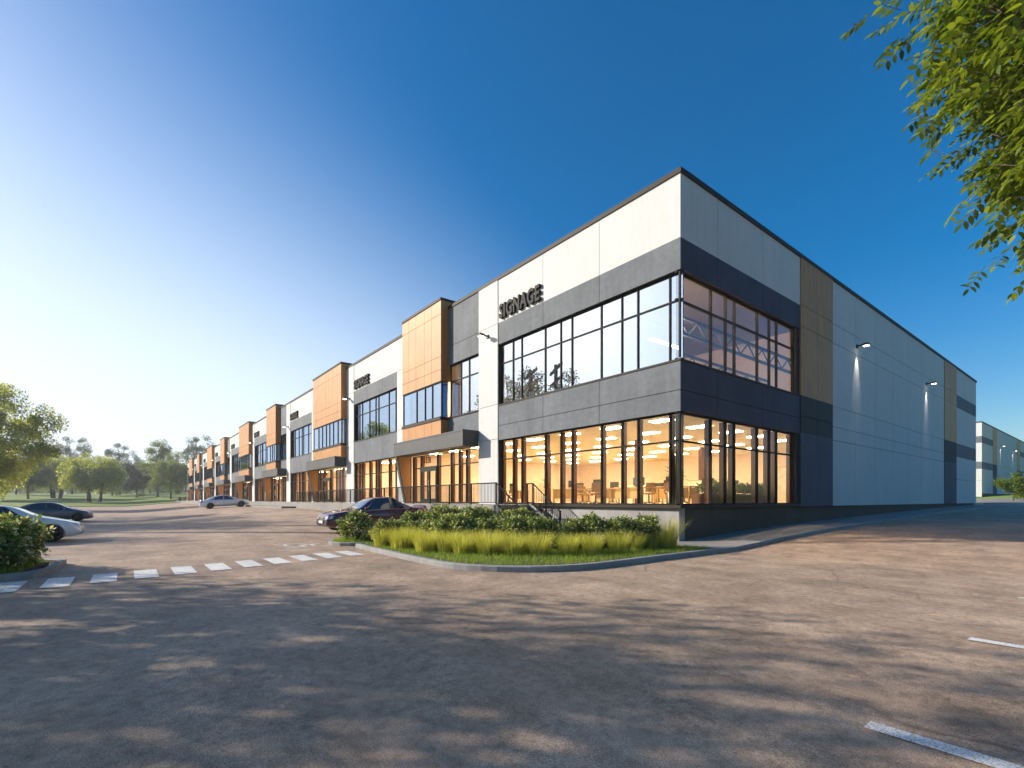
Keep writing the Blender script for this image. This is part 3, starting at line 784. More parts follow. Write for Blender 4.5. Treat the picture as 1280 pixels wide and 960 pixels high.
LT = [(T_mult, 70, 175, 1.15, 'broad olive-gold tree left of the multi-stemmed clump'), (T_mult, 118, 150, 1.05, 'broad golden-green tree with several bare stems on the lawn'),
      (T_green, 35, 165, 1.05, 'green round tree behind the parked grey sedan'), (T_dark, 170, 190, 1.15, 'dark round tree in shade between golden clump and spire tree'),
      (T_tall, 197, 185, 1.1, 'narrow tall pale tree standing above the far lawn'), (T_green, 214, 165, 1.0, 'pale green spreading tree next to the far end of building'),
      (T_open, 246, 215, 1.25, 'sparse tall tree with open crown rising behind the far building end'), (T_open, 90, 230, 1.3, 'sparse dark crown showing above the golden trees'),
      (T_open, 150, 240, 1.2, 'thin far tree peeking out above the dark tree'), (T_dark, 20, 205, 1.2, 'dark low tree under the big sunlit tree'),
      (T_green, 188, 235, 1.1, 'small far green tree behind the narrow tall tree'), (T_mult, -20, 150, 1.1, 'olive tree cut by the left picture edge behind grey sedan'),
      (T_dark, 232, 260, 1.1, 'far dark tree seen just left of the end wood box'), (T_dark, 140, 215, 1.1, 'dark green tree behind the bare stems')]
for i, (tp, x, Z, s, lab) in enumerate(LT): plant_tree(tp, at_px(x, Z), s*1.3, i*1.3, lab, 'trees on the far lawn')
# trees along the lot edge behind the photographer: they shade the asphalt and mirror in the glass
for i, (x, y, s) in enumerate([(-4.3,-22.7,1.0),(-10.2,-25.0,1.0),(3.4,-26.4,.86)]):
    plant_tree(T_shade, (x, y, tz(x, y)), s, i*1.1, f'leafy shade tree on the lot edge, {ORD[i]} of the row behind the crosswalk', 'shade trees along the lot edge')
for i, (x, y, s, tp) in enumerate([(-66,-53,1.75,T_open),(-76,-53,1.85,T_open),(-78,-52,1.2,T_mult),(-95,-48,1.1,T_green),(-110,-55,1.2,T_dark),(-125,-47,1.0,T_green),(-140,-52,1.2,T_mult),(-36,-52,1.0,T_dark)]):
    plant_tree(tp, (x, y, tz(x, y)-.1), s, i*.9, f'tree mirrored in the upper windows, {ORD[i]} of the lawn row', 'trees mirrored in the windows')
plant_tree(T_small, at_px(1268, 62), (1.1,1.1,1.0), .3, 'small bright green bushy tree on the grass strip by the driveway')
for i, (x, y) in enumerate([(27, 6), (28, 18), (27, 31)]):
    plant_tree(T_dark, (x, y, tz(x, y)), .9, i, f'tree across the driveway mirrored in the side glass, {ORD[i]} from the road', 'trees across the driveway')

r_ = np.random.default_rng(77); wc = []
for i in range(420):
    px_ = r_.uniform(-160, 290); Z_ = r_.uniform(255, 330); q = at_px(px_, Z_); wc.append((q.x, q.y, q.z + 10*r_.random()**1.2))
V, F = leaves(60000, np.array(wc), 3.0, .9, 78); tag(np_mesh('woodland', V, F, M['leaf_mid']), 'hazy woodland along the far side of the lawn', 'woods', None, 'stuff')
# overhanging ash with compound leaves
def ash_tree(loc):
    o = empty('ash_tree', loc, label='ash tree with hanging yellow-green leaf sprays over the driveway', cat='tree')
    r = np.random.default_rng(5); RR = 5.15; cz = 10.5; rzz = 5.0
    nb = 380
    d = r.normal(size=(nb, 3)); d /= np.linalg.norm(d, axis=1, keepdims=True)
    tips = d*(.68+.30*r.random(nb)**.7)[:, None]*np.array([RR, RR, rzz]); tips *= (1+.06*np.sin(d[:, 2:3]*9+d[:, 0:1]*6)); tips[:, 2] += cz
    tb = MB(); rr = random.Random(3)
    tb.tube([(0,0,-.3),(0,0,.4),(.1,0,3),(.05,.1,6),(.1,0,9.5),(0,0,12.5)], [.42,.28,.24,.2,.13,.04], 10)
    V = []; 
    def leaflet(p, ax, nrm, L):
        sd = ax.cross(nrm).normalized(); nn = sd.cross(ax)
        m1 = p+ax*L*.3; m2 = p+ax*L*.65
        V.extend([p, m1+sd*L*.19+nn*L*.04, m2+sd*L*.17+nn*L*.03, p+ax*L-nn*L*.08, m2-sd*L*.17+nn*L*.03, m1-sd*L*.19+nn*L*.04])
    for tp in tips:
        tp = Vector(tp); z0 = rr.uniform(3.5, min(10.5, max(4.5, tp.z))); b0 = Vector((0, 0, z0)); mid = b0.lerp(tp, .55)+Vector((0, 0, .5))
        tb.tube([b0, mid, tp], [.07, .035, .008], 5, False)
        for q in range(28):                         # sprays along the outer half of the branch
            t = rr.uniform(.45, 1.0); base = mid.lerp(tp, (t-.45)/.55) + Vector((rr.gauss(0,.28), rr.gauss(0,.28), rr.gauss(0,.22)))
            out = (tp-Vector((0,0,cz))).normalized(); dr = (out*.8+Vector((rr.gauss(0,.6), rr.gauss(0,.6), -.45+rr.gauss(0,.3)))).normalized()
            L = rr.uniform(.45, .7); up = Vector((rr.gauss(0,.3), rr.gauss(0,.3), 1)); sd = dr.cross(up).normalized()
            tb.tube([base, base+dr*L*.9], [.006, .003], 3, False)
            for j in range(4):
                p = base+dr*L*(.2+.2*j)
                for sg in (-1, 1):
                    ax = (dr*.5+sd*sg+Vector((0,0,-.25+rr.gauss(0,.2)))).normalized(); leaflet(p, ax, up, rr.uniform(.17, .26))
            leaflet(base+dr*L*.9, dr, up, .2)
    tb.build('trunk', M['bark'], o, smooth=True)
    V = np.array([tuple(v) for v in V]); n = len(V)//6
    F = np.arange(6*n).reshape(n, 6)
    np_mesh('crown', V, F, M['leaf_near'], o)
    return o
ash_tree((11.6, -.9, tz(11.6, -.9)))

# shrubs
def proto_shrub(seed, n=3200, size=.085):
    o = empty('shrub'); pts = crown_points(38, .50, .40, .48, seed, .55, .12); pts[:, 2] = np.clip(pts[:, 2], .12, None)
    V, F = leaves(n, pts, .17, size, seed, up=.4, aspect=.55, squash=.9)
    np_mesh('foliage', V, F, M['leaf_bush'], o)
    tb = MB(); r = random.Random(seed)
    for i in range(9):
        e = pts[r.randrange(len(pts))]; tb.tube([(r.uniform(-.06,.06), r.uniform(-.06,.06), -.05), (e[0]*.5, e[1]*.5, .25), tuple(e)], [.014, .01, .004], 5, False)
    tb.build('stem', M['bark'], o); return o
S1, S2_, S3 = proto_shrub(101), proto_shrub(102), proto_shrub(103)
def shrub(x, y, s, lab, grp, i):
    pr = (S1, S2_, S3)[i % 3]
    plant_tree(pr, (x, y, tz(x, y)+.08), s, i*2.1, lab, grp, 'shrub')
shrub(-7.85, -8.2, (1.15,1.15,1.12), 'round shrub alone in the small kerbed island beside the dark coupe', 'shrubs', 0)
shrub(-5.6, -8.0, (1.0,1.0,1.0), 'round shrub at the left tip of the planting bed', 'shrubs', 1)
shrub(-5.0, -7.3, (.9,.9,.95), 'second shrub from the left tip of planting bed, behind the grasses', 'shrubs', 4)
def row(a, b, n, s, lab, grp, seed):
    r = random.Random(seed)
    for i in range(n):
        t = i/(n-1); k = s*r.uniform(.92, 1.1)
        shrub(a[0]+(b[0]-a[0])*t+r.uniform(-.1,.1), a[1]+(b[1]-a[1])*t+r.uniform(-.1,.1), (k, k, k*r.uniform(.93, 1.05)), lab % ORD[i], grp, i+seed)
row((-7.2,-6.3), (-4.5,-3.3), 6, 1.32, '%s shrub from the left in back hedge below the walkway railing', 'shrubs of the back hedge', 1)
row((-4.0,-7.0), (-2.2,-5.6), 4, 1.05, '%s shrub from the left in the middle clump before the steps', 'shrubs of the middle clump', 5)
row((-1.9,-5.6), (.35,-2.5), 6, 1.06, '%s shrub from the left in the hedge before the concrete plinth', 'shrubs of the plinth hedge', 3)
for i, (x, y, s) in enumerate([(-5.75,-17.0,1.12),(-6.5,-16.9,1.3),(-7.1,-17.1,1.3),(-6.0,-17.8,1.3),(-7.0,-18.2,1.3)]):
    shrub(x, y, s, f'shrub in the kerbed bed at left picture edge, {ORD[i]} from its kerb tip', 'shrubs of the left bed', i)
# ornamental grasses
def proto_tuft(seed, n=650, h=.86):
    o = empty('ornamental_grass'); r = np.random.default_rng(seed); V = []; F = []
    for i in range(n):
        a = r.random()*6.283; q = r.random()**.5*.32; b = np.array([q*math.cos(a), q*math.sin(a), 0]); L = h*(.55+.55*r.random()); sp = .12+.5*r.random()**1.3
        dr = np.array([math.cos(a), math.sin(a), 0]); w = .0045+.003*r.random(); sd = np.array([-math.sin(a+r.normal()*.8), math.cos(a+r.normal()*.8), 0])
        k = len(V); S = 4
        for j in range(S+1):
            t = j/S; p = b+dr*sp*L*t**1.8+np.array([0, 0, L*(t-.22*sp*t**3)]); ww = w*(1-t*.85); V += [p-sd*ww, p+sd*ww]
        F += [(k+2*j, k+2*j+1, k+2*j+3, k+2*j+2) for j in range(S)]
    np_mesh('blades', np.array(V), np.array(F), M['leaf_tuft'], o); return o
G = [proto_tuft(201), proto_tuft(202), proto_tuft(203)]
tuft_pts = [(-5.3,-8.35),(-4.7,-8.1),(-4.1,-8.2),(-3.5,-7.9),(-2.9,-8.1),(-2.3,-7.75),(-1.75,-7.6),(-1.2,-7.15),(-.65,-6.75),(-.15,-6.2),(.3,-5.6),(.6,-5.0),(.75,-4.1),(.75,-2.0)]
for i, (x, y) in enumerate(tuft_pts):
    plant_tree(G[i % 3], (x, y, tz(x, y)+.1), rng.uniform(.70, .95)*(1.0 if i < 13 else 1.25), i*1.7, f'feathery yellow-green grass tuft, {ORD[i]} from the left along the bed kerb', 'ornamental grass tufts', 'ornamental grass')
tuft2 = [(-5.0,-7.75),(-3.8,-7.55),(-2.55,-7.35),(-2.0,-7.0),(-.85,-6.2),(.3,-4.7),(-4.3,-7.7),(-3.0,-7.4),(-1.4,-6.4),(-.1,-5.2),(.65,-3.2),(.7,-2.6)]
for i, (x, y) in enumerate(tuft2):
    plant_tree(G[(i+1) % 3], (x, y, tz(x, y)+.1), rng.uniform(.62, .8), i*2.3, f'feathery grass tuft in the second row behind the kerb, {ORD[i]} from left', 'ornamental grass tufts', 'ornamental grass')
# short turf in the beds: uncountable
def turf(name, polys, n, seed):
    r = np.random.default_rng(seed); V = []; F = []
    def inside(x, y, pl):
        c = False; j = len(pl)-1
        for i in range(len(pl)):
            if (pl[i][1] > y) != (pl[j][1] > y) and x < (pl[j][0]-pl[i][0])*(y-pl[i][1])/(pl[j][1]-pl[i][1])+pl[i][0]: c = not c
            j = i
        return c
    for pl, cnt in polys:
        xs = [p[0] for p in pl]; ys = [p[1] for p in pl]; m = 0
        while m < cnt:
            x = r.uniform(min(xs), max(xs)); y = r.uniform(min(ys), max(ys))
            if not inside(x, y, pl): continue
            m += 1; z = tz(x, y)+.09; h = .06+.1*r.random(); a = r.random()*6.283; w = .006; k = len(V)
            dx, dy = math.cos(a)*w, math.sin(a)*w; lx, ly = r.normal()*.04, r.normal()*.04
            V += [(x-dx, y-dy, z), (x+dx, y+dy, z), (x+lx, y+ly, z+h)]; F.append((k, k+1, k+2))
    o = np_mesh(name, np.array(V), np.array(F), M['leaf_turf']); return tag(o, 'short green turf growing under the shrubs in the kerbed beds', 'grass', None, 'stuff')
turf('turf', [(bed, 34000), (arc(-8.0,-8.0,1.0,0,360,18)[:-1], 4000), ([(-4.75,-17.2),(-5.05,-16.6),(-7.2,-16.35),(-7.7,-16.7),(-7.7,-18.5),(-4.7,-18.5)], 6000)], 0, 9)

# ------------------------------------------------------------------ cars
def smooth_interp(xs, ys, x):
    """monotone-ish cubic through control points"""
    xs = np.array(xs, float); ys = np.array(ys, float); m = np.gradient(ys, xs)
    for i in range(len(xs)-1):
        d = (ys[i+1]-ys[i])/(xs[i+1]-xs[i])
        if d == 0: m[i] = m[i+1] = 0
    i = int(np.clip(np.searchsorted(xs, x)-1, 0, len(xs)-2)); h = xs[i+1]-xs[i]; t = np.clip((x-xs[i])/h, 0, 1)
    return float((2*t**3-3*t**2+1)*ys[i]+(t**3-2*t**2+t)*h*m[i]+(-2*t**3+3*t**2)*ys[i+1]+(t**3-t**2)*h*m[i+1])
def make_car(name, label, paint, L=4.75, Wd=1.84, H=1.43, rim='rim', style='sedan', doors=4):
    """nose at +x; origin on the ground under the centre"""
    o = empty(name, label=label, cat='car'); h = L/2; w = Wd/2
    wr = .335; fx, rx_ = h-.88, -h+.98
    # outline stations
    X = [-h, -h+.05, -h+.25, -h+.75, -.95, -.1, .55, 1.05, h-.55, h-.2, h-.05, h]
    roof = {'sedan': ([-h, -h+.04, -h+.30, -h+.62, -h+1.15, -.55, .0, .35, 1.18, h-.75, h-.25, h-.06, h], [.62, .86, .97, 1.02, 1.26, H, H+.005, H-.03, 1.03, .90, .76, .66, .50]),
            'coupe': ([-h, -h+.04, -h+.30, -h+.70, -h+1.35, -.65, -.15, .25, 1.12, h-.75, h-.25, h-.06, h], [.66, .90, .98, 1.0, 1.22, H, H+.01, H-.03, 1.0, .91, .80, .70, .50])}[style]
    belt = ([-h, -h+.3, -h+.7, -.5, .5, 1.15, h-.75, h-.25, h], [.60, .90, .95, .94, .92, .90, .82, .70, .48])
    def zt(x): return smooth_interp(*roof, x)
    def zb(x): return min(smooth_interp(*belt, x), zt(x)-.015)
    def hw(x):   # half width in plan
        e = abs(x)/h; s_ = 1-.20*max(0, (e-.72)/.28)**2.2 - .05*max(0, (e-.4)/.6)
        return w*s_
    def hr(x):   # roof-edge half width
        k = np.clip((zt(x)-1.0)/.35, 0, 1); return hw(x)*(.90*(1-k)+.66*k)
    def zlow(x): return .20+.10*max(0, (abs(x)-(h-.35))/.35)**1.5
    ns = 56; xs_ = [-h+L*i/(ns-1) for i in range(ns)]
    xs_ = [math.copysign(h*(1-(1-abs(q)/h)**1.25), q) if abs(q) > 0 else 0 for q in xs_]
    mb = MB(); K = 0
    def ring(x):
        W_ = hw(x); b = zb(x); t = zt(x); lo = zlow(x); rr_ = hr(x); e = t-.035 if t-b > .1 else b+(t-b)*.6
        half = [(0, lo), (W_*.80, lo), (W_*.955, lo+.06), (W_*.985, lo+(b-lo)*.35), (W_, lo+(b-lo)*.62), (W_*.985, lo+(b-lo)*.86), (W_*.95, b),
                (W_*.95*.5+rr_*.5+.012, (b+e)/2), (rr_, e), (rr_*.86, t-.008), (rr_*.5, t+.0), (0, t+.004)]
        return [(x, y, z) for y, z in half] + [(x, -y, z) for y, z in reversed(half[1:-1])]
    rings = [ring(x) for x in xs_]; n = len(rings[0])
    for r_ in rings: mb.v += r_
    for i in range(ns-1):
        for k in range(n):
            k2 = (k+1) % n; mb.f.append((i*n+k, i*n+k2, (i+1)*n+k2, (i+1)*n+k))
    mb.f.append(tuple(range(n))); mb.f.append(tuple((ns-1)*n+k for k in range(n)))
    body = mb.build('body', paint, o, smooth=True)
    # wheel arches cut out of the body, then the cutter is thrown away
    ct = MB()
    for ax in (fx, rx_):
        for sg in (-1, 1):
            ct.lathe([(0, -.16), (wr+.045, -.16), (wr+.045, .16), (0, .16)], (ax, sg*(w-.10), wr), 28, 'y')
    cut = ct.build('cutter', M['plastic'])
    bo = body.modifiers.new('arch', 'BOOLEAN'); bo.operation = 'DIFFERENCE'; bo.object = cut; bo.solver = 'EXACT'
    dg = bpy.context.evaluated_depsgraph_get(); me = bpy.data.meshes.new_from_object(body.evaluated_get(dg))
    body.modifiers.clear(); body.data = me; bpy.data.objects.remove(cut)
    # panes
    def side_pt(x, t, sg, off=.006):
        W_ = hw(x)*.95; b = zb(x); e = zt(x)-.035; r_ = hr(x)
        if t < .5: y = W_+(W_*.5+r_*.5+.012-W_)*t*2; z = b+((b+e)/2-b)*t*2
        else: y = (W_*.5+r_*.5+.012)+(r_-(W_*.5+r_*.5+.012))*(t-.5)*2; z = (b+e)/2+(e-(b+e)/2)*(t-.5)*2
        return (x, sg*(y+off), z+.002)
    def pane(name, x0b, x1b, x0t, x1t, sg, t0=.08, t1=.93):
        g = MB(); nx, nt = 8, 4
        for i in range(nx+1):
            for j in range(nt+1):
                t = j/nt; a = x0b+(x0t-x0b)*t; b = x1b+(x1t-x1b)*t; g.v.append(side_pt(a+(b-a)*i/nx, t0+(t1-t0)*t, sg))
        for i in range(nx):
            for j in range(nt):
                a = i*(nt+1)+j; g.f.append((a, a+nt+1, a+nt+2, a+1))
        return g.build(name, M['carglass'], o, smooth=True)
    rb = -h+.92 if style == 'sedan' else -h+1.05
    for sg in (-1, 1):
        if doors == 4:
            pane('side_window', -.12, 1.0, -.10, .30, sg); pane('side_window', rb+.32, -.2, rb+.62, -.18, sg); 
        else:
            pane('side_window', -.35, .98, -.30, .28, sg); pane('side_window', rb+.20, -.43, rb+.72, -.38, sg)
        ch = MB(); pts = [side_pt(rb+.1+(1.06-rb-.1)*i/12, .03, sg, .012) for i in range(13)]; ch.tube(pts, .011, 5); 
        pts2 = [side_pt(1.04+(.30-1.04)*i/6, .05+.9*i/6, sg, .008) for i in range(7)]+[side_pt(.3+(rb+.62-.3)*i/8, .97, sg, .006) for i in range(1, 9)]+[side_pt(rb+.62+(rb+.12-rb-.62)*i/5, .95-.9*i/5, sg, .008) for i in range(1, 6)]
        ch.tube(pts2, .009, 5); ch.build('window_trim', M['chrome'] if style == 'coupe' else M['plastic'], o)
    def top_pane(name, xa, xb, wa, wb_):
        g = MB(); nx, ny = 8, 8
        for i in range(nx+1):
            for j in range(ny+1):
                x = xa+(xb-xa)*i/nx; q = -1+2*j/ny; r_ = hr(x)*(wa+(wb_-wa)*i/nx); y = q*r_; aq = abs(q*(wa+(wb_-wa)*i/nx))
                t = zt(x); e = t-.035
                z = t+.004-(.004*aq/.5 if aq < .5 else .004+(.008)*(aq-.5)/.36 if aq < .86 else .012+(.027)*(aq-.86)/.14)
                g.v.append((x, y, z+.008))
        for i in range(nx):
            for j in range(ny):
                a = i*(ny+1)+j; g.f.append((a, a+ny+1, a+ny+2, a+1))
        g.build(name, M['carglass'], o, smooth=True)
    top_pane('windscreen', 1.10, .38, .93, .93); top_pane('rear_window', rb+.0, rb+.62, .90, .90)
    # wheels
    for ax in (fx, rx_):
        for sg in (-1, 1):
            wl = empty('wheel', (ax, sg*(w-.115), wr)); wl.parent = o
            t = MB(); t.lathe([(wr*.66, -.10), (wr*.90, -.115), (wr, -.085), (wr, .085), (wr*.90, .115), (wr*.66, .10)], (0,0,0), 28, 'y'); t.build('tyre', M['tyre'], wl, smooth=True)
            r_ = MB(); r_.lathe([(wr*.69, -.09), (wr*.67, .03*sg), (wr*.69, .09)], (0,0,0), 28, 'y')
            r_.lathe([(0.001, .07*sg), (.07, .075*sg), (.075, .04*sg)], (0,0,0), 16, 'y')
            for k in range(5):
                for dv in (-.16, .16):
                    a = 2*math.pi*k/5+dv; c_, s_ = math.cos(a), math.sin(a)
                    r_.tube([(.05*c_, .06*sg, .05*s_), (wr*.66*c_, .085*sg, wr*.66*s_)], [.022, .018], 5)
            r_.build('rim', M[rim], wl)
            dk = MB(); dk.lathe([(.001, .0), (wr*.66, .0)], (0, -.02*sg, 0), 20, 'y'); dk.build('brake_disc', M['plastic'], wl)
    # front and rear details, snapped onto the body surface
    bvh_pts = None
    from mathutils.bvhtree import BVHTree
    bm = bmesh.new(); bm.from_mesh(body.data); bv = BVHTree.FromBMesh(bm); bm.free()
    def hug(name, poly_yz, dirx, mat, off=.008, depth=.01):
        """patch given in (y,z), projected along x onto nose or tail"""
        g = MB(); n_ = 6
        (y0, za0, za1), (y1, zb0, zb1) = poly_yz
        for i in range(n_+1):
            for j in range(4):
                y = y0+(y1-y0)*i/n_; z0 = za0+(zb0-za0)*i/n_; z1 = za1+(zb1-za1)*i/n_; z = z0+(z1-z0)*j/3
                hit = bv.ray_cast(Vector((dirx*4, y, z)), Vector((-dirx, 0, 0)))
                x = hit[0].x if hit[0] else dirx*(h-.25)
                g.v.append((x+dirx*off, y, z))
        for i in range(n_):
            for j in range(3):
                a = i*4+j; g.f.append((a, a+4, a+5, a+1))
        return g.build(name, mat, o, smooth=True)
    for sg in (-1, 1):
        hug('headlight', [(sg*w*.46, .56, .67), (sg*w*.86, .60, .74)], 1, M['lens'])
        hug('taillight', [(sg*w*.40, .74, .84), (sg*w*.88, .72, .88)], -1, M['tail'])
        hug('fog_light', [(sg*w*.52, .33, .42), (sg*w*.74, .33, .42)], 1, M['plastic'])
    hug('grille', [(-w*.28, .36, .66), (w*.28, .36, .66)], 1, M['plastic'] if style == 'coupe' else paint)
    hug('lower_grille', [(-w*.55, .26, .33), (w*.55, .26, .33)], 1, M['plastic'], off=.006)
    if style == 'coupe':
        for z in (.42, .48, .54, .60): hug('grille_bar', [(-w*.27, z, z+.012), (w*.27, z, z+.012)], 1, M['chrome'], off=.02)
    hug('number_plate', [(-.26, .40, .51), (.26, .40, .51)], 1, M['plate'], off=.03)
    for sg in (-1, 1):
        mr = MB(); mr.tube([(.86, sg*(w-.06), .95), (.84, sg*(w+.06), .98)], .022, 5)
        mr.lathe([(.001, -.09), (.05, -.08), (.075, -.02), (.075, .05), (.06, .08), (.001, .085)], (.84, sg*(w+.10), 1.0), 10, 'y'); mr.build('mirror', paint, o, smooth=True)
        sm_ = MB()
        def seam(pts):
            q = []
            for x, z in pts:
                hit = bv.ray_cast(Vector((x, sg*3, z)), Vector((0, -sg, 0)))
                if hit[0]: q.append(hit[0]+Vector((0, sg*.0005, 0)))
            if len(q) > 1: sm_.tube(q, .006, 4)
        z_ = [.30+.06*i for i in range(11)]
        seam([(1.02, z) for z in z_]); 
        if doors == 4: seam([(-.16, z) for z in z_]); seam([(rb+.50-.25*max(0, .62-z), z) for z in z_])
        else: seam([(-.42, z) for z in z_])
        sm_.build('door_seam', M['plastic'], o)
        hs = MB()
        for x in ((.02, -1.0) if doors == 4 else (-.24,)): 
            hit = bv.ray_cast(Vector((x, sg*3, .82)), Vector((0, -sg, 0)))
            if hit[0]: p = hit[0]; hs.tube([(x, p.y+sg*.012, .82), (x+.2, p.y+sg*.012, .825)], .014, 5)
        hs.build('door_handle', paint, o)
    return o
def park(car, x, y, nose_up_y, dz=0):
    a = R(90) if nose_up_y else R(-90)
    d = 1.35
    za, zb_ = tz(x, y-d), tz(x, y+d)
    car.location = (x, y, (za+zb_)/2+dz); tilt = math.atan2(zb_-za, 2*d)
    car.rotation_mode = 'XYZ'; car.rotation_euler = (0, -tilt if nose_up_y else tilt, a)
coupe = make_car('parked_car', 'dark plum coupe parked nose-out below the walkway railing', carpaint('plum_paint', (.075,.010,.032), .3, .22), L=4.95, Wd=1.92, H=1.50, rim='rim_silver', style='coupe', doors=2)
park(coupe, -12.65, -5.55, False, .09)
silver = make_car('parked_car', 'silver-white sedan parked alone facing the far storefronts', carpaint('silver_paint', (.62,.66,.72), .35, .3), L=4.95, Wd=1.88, H=1.43)
p = at_px(281, 57); park(silver, p.x, p.y, True)
white = make_car('parked_car', 'white sedan at left edge, partly behind the kerbed shrubs', carpaint('white_paint', (.74,.76,.78), .05, .3), L=4.95, Wd=1.95, H=1.44)
wp = cw((63-640)/FX*19, 19); park(white, wp.x-.95, wp.y-1.57, True)
grey_ = make_car('parked_car', 'dark grey sedan parked behind the white sedan at left', carpaint('grey_paint', (.10,.10,.125), .5, .3), L=4.9, Wd=1.86, H=1.45)
gp = cw((95-640)/FX*37, 37); park(grey_, gp.x-.9, gp.y-1.5, True)

# ------------------------------------------------------------------ office furniture behind the corner glass
def desk_proto():
    o = empty('desk'); t = MB(); t.box(-.8,.8,-.4,.4,.71,.75); t.build('desk_top', M['desk'], o, bevel=.008)
    for x in (-.74, .74):
        for y in (-.34, .34): l = MB(); l.box(x-.03,x+.03,y-.03,y+.03,0,.71); l.build('leg', M['desk'], o)
    s = MB(); s.box(-.7,.7,.36,.385,.25,.70); s.build('modesty_panel', M['desk'], o)
    s = MB(); s.box(-.55,.05,-.05,-.02,.82,1.18); s.box(-.29,-.21,-.06,-.01,.75,.85); s.box(-.4,-.1,-.12,.04,.75,.765); s.build('monitor', M['plastic'], o); return o
def chair_proto():
    o = empty('office_chair'); t = MB(); t.box(-.24,.24,-.24,.24,.43,.5); t.build('seat', M['chair'], o, bevel=.03)
    b = MB(); b.prism([(-.22,.20,.55),(.22,.20,.55),(.20,.28,.98),(-.20,.28,.98)], (0,.05,0)); b.build('backrest', M['chair'], o, bevel=.02)
    l = MB(); l.tube([(0,0,.06),(0,0,.44)], .03)
    for k in range(5): a = k*1.2566; l.tube([(0,0,.1),(.28*math.cos(a),.28*math.sin(a),.04)], .02)
    l.build('base', M['plastic'], o)
    for x in (-.27,.27): a = MB(); a.tube([(x,.15,.5),(x,.12,.68),(x,-.15,.68)], .02); a.build('armrest', M['plastic'], o)
    return o
def palm_proto():
    o = empty('potted_palm'); p = MB(); p.lathe([(.001,0),(.17,0),(.22,.45),(.2,.45),(.18,.40),(.001,.40)], seg=16); p.build('pot', M['pot'], o, smooth=True)
    t = MB(); t.tube([(0,0,.35),(.02,.01,.8),(0,0,1.1)], [.035,.03,.02]); t.build('stem', M['bark'], o)
    V = []; F = []; r = random.Random(4)
    for i in range(34):
        a = i*2.4; el = r.uniform(.2, 1.3); L = r.uniform(.55,.85); b = Vector((0,0,r.uniform(.85,1.12))); d = Vector((math.cos(a)*math.cos(el), math.sin(a)*math.cos(el), math.sin(el))); sd = Vector((-math.sin(a), math.cos(a), 0)); k = len(V)
        for j in range(5):
            t_ = j/4; q = b+d*L*t_+Vector((0,0,-.45*t_*t_*L)); w_ = .045*(1-abs(t_-.35)*1.3)+.004; V += [q-sd*w_, q+sd*w_]
        F += [(k+2*j,k+2*j+1,k+2*j+3,k+2*j+2) for j in range(4)]
    np_mesh('fronds', np.array([tuple(v) for v in V]), np.array(F), M['leaf_mid'], o); return o
D, CH, PP = desk_proto(), chair_proto(), palm_proto()
spots = [(-2.2,3.2),(-4.3,3.0),(-6.4,3.3),(-8.5,3.1),(-2.4,6.3),(-4.8,6.6),(-8.0,6.4),(-11,6.2),(-13.5,3.6),(-3.5,9.6),(-7.5,9.8)]
for i, (x, y) in enumerate(spots):
    rowname = ('front' if y < 4 else 'middle' if y < 8 else 'back'); j = sum(1 for q in spots[:i] if ('front' if q[1] < 4 else 'middle' if q[1] < 8 else 'back') == rowname)
    plant_tree(D, (x, y, ZF), 1, R(180) if i % 2 else 0, f'wooden office desk inside corner glass, {ORD[j]} from the corner in {rowname} row', 'office desks', 'desk')
    plant_tree(CH, (x+.25, y+(.75 if i % 2 else -.75), ZF), 1, R(180)*(1-i % 2)+.4*i, f'brown office chair at {ORD[j]} desk from the corner in {rowname} row', 'office chairs', 'chair')
for i, (x, y, s, lab) in enumerate([(-.75,.75,1.05,'potted palm standing right behind the corner glass'),(-7.9,1.0,.85,'potted palm behind the front glass near the stairs'),(-9.2,2.2,.75,'potted palm by the inner screen at the pier end'),(-12.3,1.0,.85,'potted palm inside the first entrance beside the pier')]):
    plant_tree(PP, (x, y, ZF), s, i, lab, 'potted palms', 'plant')
for i, (x, y, w_, h_, lab) in enumerate([(-5.6,11.5,2.4,1.3,'pale low cabinet in the back of the corner office'),(-1.2,12.5,2.0,1.9,'pale tall bookcase behind the side glass'),(-10.5,11,2.2,1.2,'pale cabinet deep behind the left part of corner office'),(-14.6,2.5,1.6,1.1,'pale reception counter inside the first entrance')]):
    o = empty('cabinet', (x, y, ZF), label=lab, cat='cabinet'); m = MB(); m.box(-w_/2,w_/2,-.22,.22,.06,h_); m.build('carcass', M['boxy'], o)
    m = MB(); m.box(-w_/2-.02,w_/2+.02,-.24,.24,h_,h_+.03); m.build('top', M['desk'], o)
    for k in range(3): m = MB(); a = -w_/2+w_*k/3; m.box(a+.01,a+w_/3-.01,-.24,-.222,.08,h_-.02); m.build('door', M['boxy'], o)
pn = MB(); pn.box(-17.05,-16.7,8.93,8.985,2.5,3.1)
pn.v = [(v[0]-9, v[1], v[2]) for v in pn.v]; tag(pn.build('poster', M['red']), 'small red poster on the wall inside the first entrance', 'poster')
# low planter inside the side glass
pt_ = empty('planter_box', (-.75, 5.2, ZF), label='long low planter of dark leaves inside the side glass', cat='planter')
m = MB(); m.box(-.2,.2,-3.0,3.2,0,.42); m.build('box', M['fin'], pt_)
r_ = np.random.default_rng(3); cpts = np.stack([r_.uniform(-.15,.15,40), r_.uniform(-2.9,3.1,40), r_.uniform(.5,.8,40)], 1)
V, F = leaves(2600, cpts, .2, .12, 8); np_mesh('foliage', V, F, M['leaf_dark'], pt_)

